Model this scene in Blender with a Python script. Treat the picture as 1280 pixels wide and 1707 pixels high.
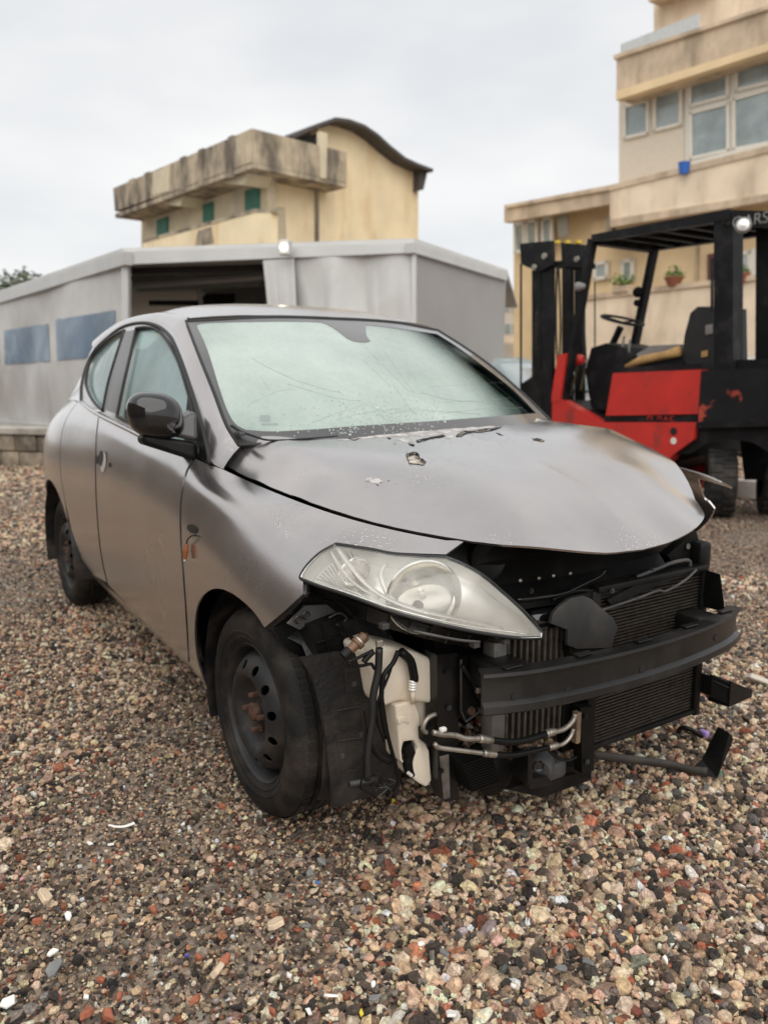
import bpy, bmesh, math, random
import numpy as np
from mathutils import Vector, Matrix, Euler
from mathutils.geometry import delaunay_2d_cdt

for _o in list(bpy.data.objects):
    bpy.data.objects.remove(_o, do_unlink=True)
scene = bpy.context.scene
col = scene.collection
R = math.radians
random.seed(7)
rng = np.random.default_rng(11)

# ------------------------------------------------------------------ camera
CAM = np.array([1.9049, -1.5912, 1.1882])
YAW, PIT, ROL, FPX = R(147.13), R(-9.79), R(-.1), 1324.4      # FPX in pixels of the 1280 x 1707 photograph
_cy, _sy, _cp, _sp = math.cos(YAW), math.sin(YAW), math.cos(PIT), math.sin(PIT)
FW = np.array([_cy*_cp, _sy*_cp, _sp]); RT = np.array([_sy, -_cy, 0.]); UP = np.cross(RT, FW)
RT, UP = math.cos(ROL)*RT+math.sin(ROL)*UP, -math.sin(ROL)*RT+math.cos(ROL)*UP
cd = bpy.data.cameras.new('camera'); cam = bpy.data.objects.new('camera', cd); col.objects.link(cam)
cd.sensor_fit = 'VERTICAL'; cd.sensor_height = 36.; cd.lens = FPX/1707*36
cd.clip_start = .05; cd.clip_end = 3000
cam.matrix_world = Matrix(((RT[0], UP[0], -FW[0], CAM[0]), (RT[1], UP[1], -FW[1], CAM[1]), (RT[2], UP[2], -FW[2], CAM[2]), (0, 0, 0, 1)))
cd.dof.use_dof = True; cd.dof.focus_distance = 1.75; cd.dof.aperture_fstop = 3.4
scene.camera = cam

# ------------------------------------------------------------------ sky, sun, exposure
SUN_EL, SUN_AZ = R(48), R(-26)      # direction towards the sun: azimuth from +X, counter-clockwise
w = bpy.data.worlds.new('World'); scene.world = w; w.use_nodes = True
nt = w.node_tree; nt.nodes.clear()
def nn(tree, t, **kw):
    n = tree.nodes.new(t)
    for k, v in kw.items(): setattr(n, k, v)
    return n
out = nn(nt, 'ShaderNodeOutputWorld')
sky = nn(nt, 'ShaderNodeTexSky', sky_type='NISHITA', sun_disc=False)
sky.sun_elevation = SUN_EL; sky.sun_rotation = R(90)-SUN_AZ
bg1 = nn(nt, 'ShaderNodeBackground'); bg1.inputs['Strength'].default_value = .1
nt.links.new(sky.outputs[0], bg1.inputs['Color'])
tc = nn(nt, 'ShaderNodeTexCoord')
mp = nn(nt, 'ShaderNodeMapping'); mp.inputs['Scale'].default_value = (1.6, 1.6, 4.2)
nt.links.new(tc.outputs['Generated'], mp.inputs[0])
noi = nn(nt, 'ShaderNodeTexNoise'); noi.inputs['Scale'].default_value = 1.3; noi.inputs['Detail'].default_value = 4; noi.inputs['Roughness'].default_value = .5
nt.links.new(mp.outputs[0], noi.inputs['Vector'])
cr = nn(nt, 'ShaderNodeValToRGB')
cr.color_ramp.elements[0].position = .3; cr.color_ramp.elements[0].color = (.67, .69, .715, 1)
cr.color_ramp.elements[1].position = .68; cr.color_ramp.elements[1].color = (.93, .92, .90, 1)
nt.links.new(noi.outputs[0], cr.inputs[0])
bg2 = nn(nt, 'ShaderNodeBackground'); bg2.inputs['Strength'].default_value = .71
nt.links.new(cr.outputs[0], bg2.inputs['Color'])
mx = nn(nt, 'ShaderNodeMixShader'); mx.inputs[0].default_value = .95
nt.links.new(bg1.outputs[0], mx.inputs[1]); nt.links.new(bg2.outputs[0], mx.inputs[2]); nt.links.new(mx.outputs[0], out.inputs[0])
sl = bpy.data.lights.new('sun', 'SUN'); sl.energy = 1.5; sl.angle = R(85); sl.color = (1, .97, .92)
so = bpy.data.objects.new('sun', sl); col.objects.link(so)
sd = Vector((math.cos(SUN_EL)*math.cos(SUN_AZ), math.cos(SUN_EL)*math.sin(SUN_AZ), math.sin(SUN_EL)))
so.rotation_euler = sd.to_track_quat('Z', 'Y').to_euler(); so.location = (0, 0, 12)
vs = scene.view_settings
vs.view_transform = 'Standard'; vs.look = 'None'; vs.exposure = 0.66; vs.gamma = 1; vs.use_curve_mapping = False

# ------------------------------------------------------------------ pixel helpers (photograph pixels -> directions)
def ray(p):
    p = np.atleast_2d(np.asarray(p, float))
    return FW+((p[:, 0]-640)/FPX)[:, None]*RT-((p[:, 1]-853.5)/FPX)[:, None]*UP
def at(u, v, ax, val):
    r = ray((u, v))[0]; t = (val-CAM[ax])/r[ax]; return CAM+t*r
def dep(u, v, d):
    return CAM+ray((u, v))[0]*d
def proj(X):
    d = np.asarray(X, float)-CAM; z = d@FW
    return np.stack([640+FPX*(d@RT)/z, 853.5-FPX*(d@UP)/z], -1)

# ------------------------------------------------------------------ object helpers
def tag(o, label=None, cat=None, group=None, kind=None):
    if label: o['label'] = label
    if cat: o['category'] = cat
    if group: o['group'] = group
    if kind: o['kind'] = kind
    return o
def empty(name, loc=(0, 0, 0), rz=0, parent=None):
    o = bpy.data.objects.new(name, None); col.objects.link(o)
    o.location = loc; o.rotation_euler.z = rz; o.empty_display_size = .1
    if parent: o.parent = parent
    return o
def mesh(name, V, F, mat, parent=None, smooth=None, loc=None, rot=None):
    me = bpy.data.meshes.new(name)
    me.from_pydata([tuple(map(float, v)) for v in V], [], [tuple(int(i) for i in f) for f in F])
    me.validate(); me.update()
    if mat: me.materials.append(mat)
    if smooth is not None:
        me.polygons.foreach_set('use_smooth', [True]*len(me.polygons))
        if smooth < 180: me.set_sharp_from_angle(angle=R(smooth))
    o = bpy.data.objects.new(name, me); col.objects.link(o)
    if parent: o.parent = parent
    if loc is not None: o.location = loc
    if rot is not None: o.rotation_euler = rot
    return o
def copy_tree(o, parent=None):
    c = o.copy(); col.objects.link(c); c.parent = parent
    for ch in o.children: copy_tree(ch, c)
    return c

class MB:
    """collects simple shapes into one mesh"""
    def __init__(s): s.V = []; s.F = []
    def add(s, V, F):
        b = len(s.V); s.V += [tuple(v) for v in V]; s.F += [tuple(i+b for i in f) for f in F]; return s
    def box(s, c, d, rot=None, ch=0.0):
        """box centre c, size d, optional 3x3 rot, chamfer ch"""
        bm = bmesh.new(); bmesh.ops.create_cube(bm, size=1)
        for v in bm.verts: v.co = Vector((v.co.x*d[0], v.co.y*d[1], v.co.z*d[2]))
        if ch > 0: bmesh.ops.bevel(bm, geom=list(bm.edges), offset=min(ch, min(d)*.45), segments=2, affect='EDGES', profile=.5)
        Rm = np.array(rot) if rot is not None else np.eye(3)
        bm.verts.index_update()
        V = [Rm@np.array(v.co)+np.array(c) for v in bm.verts]; F = [[v.index for v in f.verts] for f in bm.faces]; bm.free()
        return s.add(V, F)
    def hexa(s, P):
        """8 corners: bottom 4 ccw, top 4 ccw"""
        return s.add(P, [(3, 2, 1, 0), (4, 5, 6, 7), (0, 1, 5, 4), (1, 2, 6, 5), (2, 3, 7, 6), (3, 0, 4, 7)])
    def prism(s, poly, n, t):
        """polygon (3D points) extruded by vector n*t"""
        P = [np.array(p, float) for p in poly]; n = np.array(n, float)*t; k = len(P)
        V = P+[p+n for p in P]
        F = [tuple(range(k))[::-1], tuple(range(k, 2*k))]+[(i, (i+1) % k, (i+1) % k+k, i+k) for i in range(k)]
        return s.add(V, F)
    def tube(s, path, r, n=8, cap=True, flat=1.0):
        P = np.array(path, float); k = len(P); r = np.broadcast_to(np.asarray(r, float), (k,))
        T = np.gradient(P, axis=0); T /= np.linalg.norm(T, axis=1)[:, None]+1e-12
        a = np.array([0, 0, 1.]) if abs(T[0][2]) < .9 else np.array([1., 0, 0])
        N = np.cross(T[0], a); N /= np.linalg.norm(N); V = []
        for i in range(k):
            N = N-T[i]*(N@T[i]); N /= np.linalg.norm(N)+1e-12; B = np.cross(T[i], N)
            for j in range(n):
                t = 2*math.pi*j/n; V.append(P[i]+r[i]*(math.cos(t)*N+math.sin(t)*B*flat))
        F = [(i*n+j, i*n+(j+1) % n, (i+1)*n+(j+1) % n, (i+1)*n+j) for i in range(k-1) for j in range(n)]
        if cap: F += [tuple(range(n))[::-1], tuple(range((k-1)*n, k*n))]
        return s.add(V, F)
    def cyl(s, a, b, r, n=16, r2=None):
        return s.tube([a, b], [r, r if r2 is None else r2], n)
    def lathe(s, prof, o, ax, n=32):
        """prof list of (r, h) along axis ax from o"""
        ax = np.array(ax, float); ax /= np.linalg.norm(ax)
        a = np.array([0, 0, 1.]) if abs(ax[2]) < .9 else np.array([1., 0, 0])
        e1 = np.cross(ax, a); e1 /= np.linalg.norm(e1); e2 = np.cross(ax, e1); o = np.array(o, float)
        V = [o+h*ax+r*(math.cos(2*math.pi*j/n)*e1+math.sin(2*math.pi*j/n)*e2) for r, h in prof for j in range(n)]
        F = [(i*n+j, i*n+(j+1) % n, (i+1)*n+(j+1) % n, (i+1)*n+j) for i in range(len(prof)-1) for j in range(n)]
        return s.add(V, F)
    def sweep(s, prof, path, nrm):
        """profile list of (a,b); a along side vector, b along nrm; swept on path"""
        P = np.array(path, float); T = np.gradient(P, axis=0); T /= np.linalg.norm(T, axis=1)[:, None]
        V = []; k = len(prof); N = np.array(nrm, float)
        for i in range(len(P)):
            S = np.cross(T[i], N); S /= np.linalg.norm(S); n2 = np.cross(S, T[i])
            V += [P[i]+a*S+b*n2 for a, b in prof]
        F = [(i*k+j, i*k+(j+1) % k, (i+1)*k+(j+1) % k, (i+1)*k+j) for i in range(len(P)-1) for j in range(k)]
        F += [tuple(range(k))[::-1], tuple(range((len(P)-1)*k, len(P)*k))]
        return s.add(V, F)
    def build(s, name, mat, parent=None, smooth=None, fix=True):
        o = mesh(name, s.V, s.F, mat, parent, None)
        if fix:
            bm = bmesh.new(); bm.from_mesh(o.data); bmesh.ops.recalc_face_normals(bm, faces=bm.faces); bm.to_mesh(o.data); bm.free()
        if smooth is not None:
            o.data.polygons.foreach_set('use_smooth', [True]*len(o.data.polygons))
            if smooth < 180: o.data.set_sharp_from_angle(angle=R(smooth))
        return o

def crv(P, n=6):
    """smooth curve through points (Catmull-Rom)"""
    P = np.array(P, float); k = len(P)
    if k < 3: return np.array([P[0]+(P[-1]-P[0])*t for t in np.linspace(0, 1, n+1)])
    Q = np.vstack([2*P[0]-P[1], P, 2*P[-1]-P[-2]]); o = []
    for i in range(k-1):
        a, b, c, d = Q[i:i+4]
        for t in np.arange(n)/n:
            o.append(.5*((2*b)+(c-a)*t+(2*a-5*b+4*c-d)*t*t+(-a+3*b-3*c+d)*t**3))
    o.append(P[-1]); return np.array(o)
def segs(*S, n=6):
    """closed outline from smoothed pieces; corner where pieces meet"""
    o = []
    for s in S:
        c = crv(s, n)
        if o and np.linalg.norm(o[-1]-c[0]) < 1e-9: c = c[1:]
        o += list(c)
    if np.linalg.norm(o[0]-o[-1]) < 1e-9: o.pop()
    return np.array(o)
def resample(P, n):
    P = np.array(P, float); d = np.r_[0, np.cumsum(np.linalg.norm(np.diff(P, axis=0), axis=1))]
    t = np.linspace(0, d[-1], n); return np.stack([np.interp(t, d, P[:, i]) for i in range(P.shape[1])], -1)

# ------------------------------------------------------------------ surfaces
def nat_spline(ts, Y):
    """natural cubic spline through Y (first axis) at knots ts -> evaluator"""
    ts = np.array(ts, float); n = len(ts); h = np.diff(ts); A = np.zeros((n, n)); B = np.zeros((n,)+Y.shape[1:])
    A[0, 0] = A[-1, -1] = 1
    for i in range(1, n-1):
        A[i, i-1] = h[i-1]; A[i, i] = 2*(h[i-1]+h[i]); A[i, i+1] = h[i]
        B[i] = 6*((Y[i+1]-Y[i])/h[i]-(Y[i]-Y[i-1])/h[i-1])
    M2 = np.linalg.solve(A, B.reshape(n, -1)).reshape(B.shape)
    def W(t):
        t = np.clip(t, ts[0], ts[-1]); i = np.clip(np.searchsorted(ts, t)-1, 0, n-2); hh = h[i]
        a = (ts[i+1]-t)/hh; b = (t-ts[i])/hh
        return i, a, b, (a**3-a)*hh**2/6, (b**3-b)*hh**2/6
    return W, M2
class Surf:
    def normal(s, uv, e=2e-3):
        a = s.P(uv+[e, 0])-s.P(uv-[e, 0]); b = s.P(uv+[0, e])-s.P(uv-[0, e])
        n = np.cross(a, b); n /= np.linalg.norm(n, axis=1)[:, None]+1e-12
        return n*s.sgn
    def prep(s, U, V, outv):
        g = np.array([(u, v) for u in U for v in V]); s.sgn = 1.
        n = s.normal(g); s.sgn = 1. if (n@np.array(outv)).mean() > 0 else -1.
        n = s.normal(g); X = s.P(g); f = ((CAM-X)*n).sum(1) > 0
        s.g = g[f]; s.gp = proj(X[f]); return s
    def hit(s, px):
        px = np.atleast_2d(np.array(px, float))
        d = ((px[:, None]-s.gp[None])**2).sum(2); uv = s.g[d.argmin(1)].copy()
        for _ in range(25):
            p = proj(s.P(uv)); r = px-p; e = 1e-4
            Ju = (proj(s.P(uv+[e, 0]))-p)/e; Jv = (proj(s.P(uv+[0, e]))-p)/e
            det = Ju[:, 0]*Jv[:, 1]-Ju[:, 1]*Jv[:, 0]; det = np.where(abs(det) < 1e2, np.sign(det+1e-9)*1e2, det)
            du = (r[:, 0]*Jv[:, 1]-r[:, 1]*Jv[:, 0])/det; dv = (Ju[:, 0]*r[:, 1]-Ju[:, 1]*r[:, 0])/det
            st = np.stack([du, dv], 1); L = np.linalg.norm(st, axis=1)[:, None]; st *= np.minimum(1, .05/(L+1e-9))
            uv = uv+st
        return uv
    def hit3(s, px): return s.P(s.hit(px))
class Tensor(Surf):
    def __init__(s, us, vs, G):
        s.us, s.vs = np.array(us, float), np.array(vs, float); G = np.array(G, float)     # (nu,nv,3)
        s.G = G; s.Wv, s.Mv = nat_spline(vs, np.moveaxis(G, 1, 0))     # (nv,nu,3)
        s.Wu, s.Q1 = nat_spline(us, np.moveaxis(s.Mv, 1, 0)); _, s.Q0 = nat_spline(us, G)
        s.MvT = np.moveaxis(s.Mv, 1, 0)     # (nu,nv,3)
    def P(s, uv):
        uv = np.atleast_2d(uv); i, a, b, c, d = s.Wu(uv[:, 0]); j, A, B, C, D = s.Wv(uv[:, 1])
        def eu(T, Q, jj):
            return a[:, None]*T[i, jj]+b[:, None]*T[i+1, jj]+c[:, None]*Q[i, jj]+d[:, None]*Q[i+1, jj]
        return (A[:, None]*eu(s.G, s.Q0, j)+B[:, None]*eu(s.G, s.Q0, j+1)+C[:, None]*eu(s.MvT, s.Q1, j)+D[:, None]*eu(s.MvT, s.Q1, j+1))
class TPS(Surf):
    """smooth height field over a local plane through scattered points"""
    def __init__(s, o, e1, e2, pts, lam=0.0):
        s.o = np.array(o, float); s.e1 = np.array(e1, float)/np.linalg.norm(e1)
        e2 = np.array(e2, float); e2 = e2-s.e1*(e2@s.e1); s.e2 = e2/np.linalg.norm(e2); s.n = np.cross(s.e1, s.e2)
        q = np.array(pts, float)-s.o; s.c = np.stack([q@s.e1, q@s.e2], 1); h = q@s.n; k = len(h)
        K = s.k(s.c, s.c)+lam*np.eye(k); Pm = np.c_[np.ones(k), s.c]
        A = np.block([[K, Pm], [Pm.T, np.zeros((3, 3))]]); s.w = np.linalg.solve(A, np.r_[h, 0, 0, 0])
    def k(s, a, b):
        r2 = ((a[:, None]-b[None])**2).sum(2); return .5*r2*np.log(r2+1e-12)
    def P(s, uv):
        uv = np.atleast_2d(uv); h = s.k(uv, s.c)@s.w[:-3]+s.w[-3]+uv@s.w[-2:]
        return s.o+uv[:, :1]*s.e1+uv[:, 1:2]*s.e2+h[:, None]*s.n
    def uv(s, X):
        q = np.atleast_2d(X)-s.o; return np.stack([q@s.e1, q@s.e2], 1)
def inpoly(p, poly):
    x, y = p[:, 0], p[:, 1]; r = np.zeros(len(p), bool); k = len(poly); j = k-1
    for i in range(k):
        xi, yi = poly[i]; xj, yj = poly[j]
        c = ((yi > y) != (yj > y)) & (x < (xj-xi)*(y-yi)/((yj-yi) if yj != yi else 1e-12)+xi); r ^= c; j = i
    return r
def dens(poly, st):
    o = []
    for i in range(len(poly)):
        a, b = poly[i], poly[(i+1) % len(poly)]; m = max(1, int(np.linalg.norm(b-a)/st))
        o += [a+(b-a)*t/m for t in range(m)]
    return np.array(o)
def panel(name, S, outline, mat, parent=None, holes=(), step=.03, thick=.006, off=0., mirror=False, flat=None, lines=()):
    """sheet trimmed from surface S by an outline in its (u,v) domain"""
    O = [dens(np.array(p, float), step*.8) for p in [outline, *holes]]
    lo, hi = O[0].min(0), O[0].max(0)
    g = np.array([(x, y) for x in np.arange(lo[0]+step*.5, hi[0], step) for y in np.arange(lo[1]+step*.5, hi[1], step)])
    g = g+rng.uniform(-.1, .1, g.shape)*step
    if len(lines) and len(g): L_ = np.vstack(lines); g = np.array([q for q in g if ((L_-q)**2).sum(1).min() > (step*.4)**2])
    if len(g):
        k = inpoly(g, O[0])
        for h in O[1:]: k &= ~inpoly(g, h)
        A = np.vstack(O); k &= np.array([((A-q)**2).sum(1).min() > (step*.45)**2 for q in g]); g = g[k]
    V2 = []; E = []
    for p in O:
        b = len(V2); V2 += [Vector(q) for q in p]; E += [(b+i, b+(i+1) % len(p)) for i in range(len(p))]
    for p in lines:
        b = len(V2); V2 += [Vector(q) for q in p]; E += [(b+i, b+i+1) for i in range(len(p)-1)]
    V2 += [Vector(q) for q in g]
    vo, eo, fo, *_ = delaunay_2d_cdt(V2, E, [], 1, 1e-6)
    q = np.array([tuple(v) for v in vo]); F = [f for f in fo]
    c = np.array([q[list(f)].mean(0) for f in F]); k = inpoly(c, O[0])
    for h in O[1:]: k &= ~inpoly(c, h)
    F = [f for f, z in zip(F, k) if z]
    used = sorted({i for f in F for i in f}); mp_ = {a: b for b, a in enumerate(used)}; q = q[used]; F = [tuple(mp_[i] for i in f) for f in F]
    X = S.P(q); N = S.normal(q); X = X+N*off
    if flat is not None: X = flat(X)
    fn = np.cross(X[F[0][1]]-X[F[0][0]], X[F[0][2]]-X[F[0][0]])
    if fn@N[F[0][0]] < 0: F = [f[::-1] for f in F]
    ec = {}
    for f in F:
        for a, b in ((f[0], f[1]), (f[1], f[2]), (f[2], f[0])): ec[(a, b)] = 1
    bd = [(a, b) for a, b in ec if (b, a) not in ec]; n = len(X)
    V = np.vstack([X, X-N*thick]) if thick > 0 else X
    FF = list(F)
    if thick > 0: FF += [tuple(i+n for i in f[::-1]) for f in F]+[(b, a, a+n, b+n) for a, b in bd]
    if mirror: V = V*[1, -1, 1]; FF = [f[::-1] for f in FF]
    return mesh(name, V, FF, mat, parent, 45)
def rim(name, P3, r, mat, parent=None, closed=True, mirror=False, n=6, flat=1.):
    P = np.array(P3)
    if closed: P = np.vstack([P, P[:1]])
    if mirror: P = P*[1, -1, 1]
    return MB().tube(P, r, n, not closed, flat).build(name, mat, parent, 180)

# ------------------------------------------------------------------ materials
def mat(name, c, rough=.5, metal=0., var=.12, vs=14., bump=0., bs=60., spec=.5, coat=0., c2=None, p2=(.45, .62), s2=6., rough2=None, alpha=None, trans=0., emit=None, det=6., st=None, bd=.01):
    """procedural principled material: base colour with fine variation, optional second colour in noise patches"""
    m = bpy.data.materials.new(name); m.use_nodes = True; t = m.node_tree; t.nodes.clear()
    o = nn(t, 'ShaderNodeOutputMaterial'); b = nn(t, 'ShaderNodeBsdfPrincipled'); t.links.new(b.outputs[0], o.inputs[0])
    tc = nn(t, 'ShaderNodeTexCoord')
    n1 = nn(t, 'ShaderNodeTexNoise'); n1.inputs['Scale'].default_value = vs; n1.inputs['Detail'].default_value = det; t.links.new(tc.outputs['Object'], n1.inputs['Vector'])
    r1 = nn(t, 'ShaderNodeMapRange'); r1.inputs['From Min'].default_value = .3; r1.inputs['From Max'].default_value = .7
    r1.inputs['To Min'].default_value = 1-var; r1.inputs['To Max'].default_value = 1+var; t.links.new(n1.outputs[0], r1.inputs[0])
    base = nn(t, 'ShaderNodeMix', data_type='RGBA'); base.inputs[0].default_value = 0; base.inputs[6].default_value = (*c, 1); base.inputs[7].default_value = (*(c2 or c), 1)
    if c2 is not None:
        n2 = nn(t, 'ShaderNodeTexNoise'); n2.inputs['Scale'].default_value = s2; n2.inputs['Detail'].default_value = 9; n2.inputs['Roughness'].default_value = .62
        mp2 = nn(t, 'ShaderNodeMapping'); mp2.inputs['Scale'].default_value = st or (1, 1, 1); t.links.new(tc.outputs['Object'], mp2.inputs[0]); t.links.new(mp2.outputs[0], n2.inputs['Vector'])
        r2 = nn(t, 'ShaderNodeMapRange'); r2.inputs['From Min'].default_value = p2[0]; r2.inputs['From Max'].default_value = p2[1]; t.links.new(n2.outputs[0], r2.inputs[0])
        t.links.new(r2.outputs[0], base.inputs[0])
        if rough2 is not None:
            rr = nn(t, 'ShaderNodeMapRange'); rr.inputs['To Min'].default_value = rough; rr.inputs['To Max'].default_value = rough2
            t.links.new(r2.outputs[0], rr.inputs[0]); t.links.new(rr.outputs[0], b.inputs['Roughness'])
    mu = nn(t, 'ShaderNodeMix', data_type='RGBA', blend_type='MULTIPLY'); mu.inputs[0].default_value = 1
    t.links.new(base.outputs[2], mu.inputs[6]); t.links.new(r1.outputs[0], mu.inputs[7]); t.links.new(mu.outputs[2], b.inputs['Base Color'])
    if rough2 is None: b.inputs['Roughness'].default_value = rough
    b.inputs['Metallic'].default_value = metal; b.inputs['Specular IOR Level'].default_value = spec
    b.inputs['Coat Weight'].default_value = coat; b.inputs['Coat Roughness'].default_value = .05
    b.inputs['Transmission Weight'].default_value = trans
    if alpha is not None: b.inputs['Alpha'].default_value = alpha
    if emit: b.inputs['Emission Color'].default_value = (*emit[0], 1); b.inputs['Emission Strength'].default_value = emit[1]
    if bump:
        n3 = nn(t, 'ShaderNodeTexNoise'); n3.inputs['Scale'].default_value = bs; n3.inputs['Detail'].default_value = 5; t.links.new(tc.outputs['Object'], n3.inputs['Vector'])
        bp = nn(t, 'ShaderNodeBump'); bp.inputs['Strength'].default_value = bump; bp.inputs['Distance'].default_value = bd
        t.links.new(n3.outputs[0], bp.inputs['Height']); t.links.new(bp.outputs[0], b.inputs['Normal'])
    return m
def paint_mat():
    m = mat('satin_grey_paint', (.455, .428, .42), rough=.19, metal=.92, var=.05, vs=5, c2=(.51, .482, .474), p2=(.42, .66), s2=2.3, rough2=.28, coat=1.)
    t = m.node_tree; b = next(n for n in t.nodes if n.type == 'BSDF_PRINCIPLED'); b.inputs['Coat Roughness'].default_value = .2
    tc = nn(t, 'ShaderNodeTexCoord'); geo = nn(t, 'ShaderNodeNewGeometry'); sep = nn(t, 'ShaderNodeSeparateXYZ'); t.links.new(geo.outputs['Normal'], sep.inputs[0])
    up = nn(t, 'ShaderNodeMapRange'); up.inputs[1].default_value = .55; up.inputs[2].default_value = .85; t.links.new(sep.outputs[2], up.inputs[0])
    # rain droplets lying on the upward faces
    vo = nn(t, 'ShaderNodeTexVoronoi'); vo.inputs['Scale'].default_value = 95; t.links.new(tc.outputs['Object'], vo.inputs['Vector'])
    nz = nn(t, 'ShaderNodeTexNoise'); nz.inputs['Scale'].default_value = 3.5; nz.inputs['Detail'].default_value = 4; t.links.new(tc.outputs['Object'], nz.inputs['Vector'])
    th = nn(t, 'ShaderNodeMapRange'); th.inputs[1].default_value = .44; th.inputs[2].default_value = .66; th.inputs[3].default_value = 0; th.inputs[4].default_value = .36; t.links.new(nz.outputs[0], th.inputs[0])
    su = nn(t, 'ShaderNodeMath', operation='SUBTRACT', use_clamp=True); t.links.new(th.outputs[0], su.inputs[0]); t.links.new(vo.outputs['Distance'], su.inputs[1])
    mu = nn(t, 'ShaderNodeMath', operation='MULTIPLY'); t.links.new(su.outputs[0], mu.inputs[0]); t.links.new(up.outputs[0], mu.inputs[1])
    bp = nn(t, 'ShaderNodeBump'); bp.inputs['Strength'].default_value = 1.; bp.inputs['Distance'].default_value = .006; t.links.new(mu.outputs[0], bp.inputs['Height'])
    # hand-sprayed orange peel
    n4 = nn(t, 'ShaderNodeTexNoise'); n4.inputs['Scale'].default_value = 160; t.links.new(tc.outputs['Object'], n4.inputs['Vector'])
    b2 = nn(t, 'ShaderNodeBump'); b2.inputs['Strength'].default_value = .06; b2.inputs['Distance'].default_value = .002; t.links.new(n4.outputs[0], b2.inputs['Height'])
    t.links.new(b2.outputs[0], bp.inputs['Normal']); t.links.new(bp.outputs[0], b.inputs['Normal'])
    return m
PAINT = paint_mat()
BLACK = mat('black_plastic', (.006, .006, .006), rough=.42, var=.25, vs=9, spec=.2, c2=(.018, .016, .0145), p2=(.5, .75), s2=4, rough2=.62, bump=.05, bs=120)
BLACKG = mat('gloss_black', (.006, .006, .007), rough=.06, var=.1, coat=.6, c2=(.02, .02, .02), p2=(.55, .8), s2=9, rough2=.2)
RUBBER = mat('rubber_seal', (.012, .012, .012), rough=.5, var=.2)
DARK = mat('dark_inner_metal', (.005, .005, .0052), rough=.5, spec=.25, var=.3, vs=6, c2=(.022, .018, .015), p2=(.55, .8), s2=5)
STEEL = mat('black_painted_steel', (.010, .0098, .0098), rough=.29, metal=.2, spec=.55, var=.2, vs=8, c2=(.024, .021, .019), p2=(.5, .72), s2=6, rough2=.5)
GREYPL = mat('dusty_grey_plastic', (.05, .049, .05), rough=.5, var=.2, c2=(.10, .093, .085), p2=(.5, .75), s2=8)
TYRE = mat('dusty_tyre_rubber', (.012, .0115, .011), rough=.7, spec=.25, var=.25, vs=20, c2=(.06, .048, .038), p2=(.45, .74), s2=7, bump=.25, bs=180)
RIM = mat('grey_steel_rim', (.026, .026, .027), rough=.48, metal=.3, var=.2, vs=12, c2=(.06, .046, .036), p2=(.52, .72), s2=13, rough2=.7)
RUST = mat('rusty_bolt', (.085, .042, .026), rough=.8, var=.4, vs=60, bump=.3)
ALU = mat('dull_aluminium', (.42, .38, .33), rough=.42, metal=.75, var=.2, vs=30, c2=(.20, .16, .12), p2=(.5, .7), s2=24)
FIN = mat('radiator_fins', (.10, .085, .07), rough=.55, metal=.55, var=.35, vs=40)
FIND = mat('condenser_fins', (.045, .037, .03), rough=.55, metal=.4, var=.4, vs=50)
TANK = mat('yellowed_white_plastic', (.80, .71, .58), rough=.45, var=.08, vs=9, c2=(.60, .48, .35), p2=(.5, .8), s2=7)
CHROME = mat('chrome_reflector', (.93, .91, .86), rough=.22, metal=.9, var=.08, vs=18, bump=.02, bs=30)
CREAM = mat('dull_lamp_trim', (.89, .875, .84), rough=.4, metal=.25, var=.08, vs=12)
AMBER = mat('amber_plastic', (.24, .075, .022), rough=.3, var=.2)
WHITEP = mat('white_plastic', (.75, .73, .68), rough=.4, var=.1)
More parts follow.
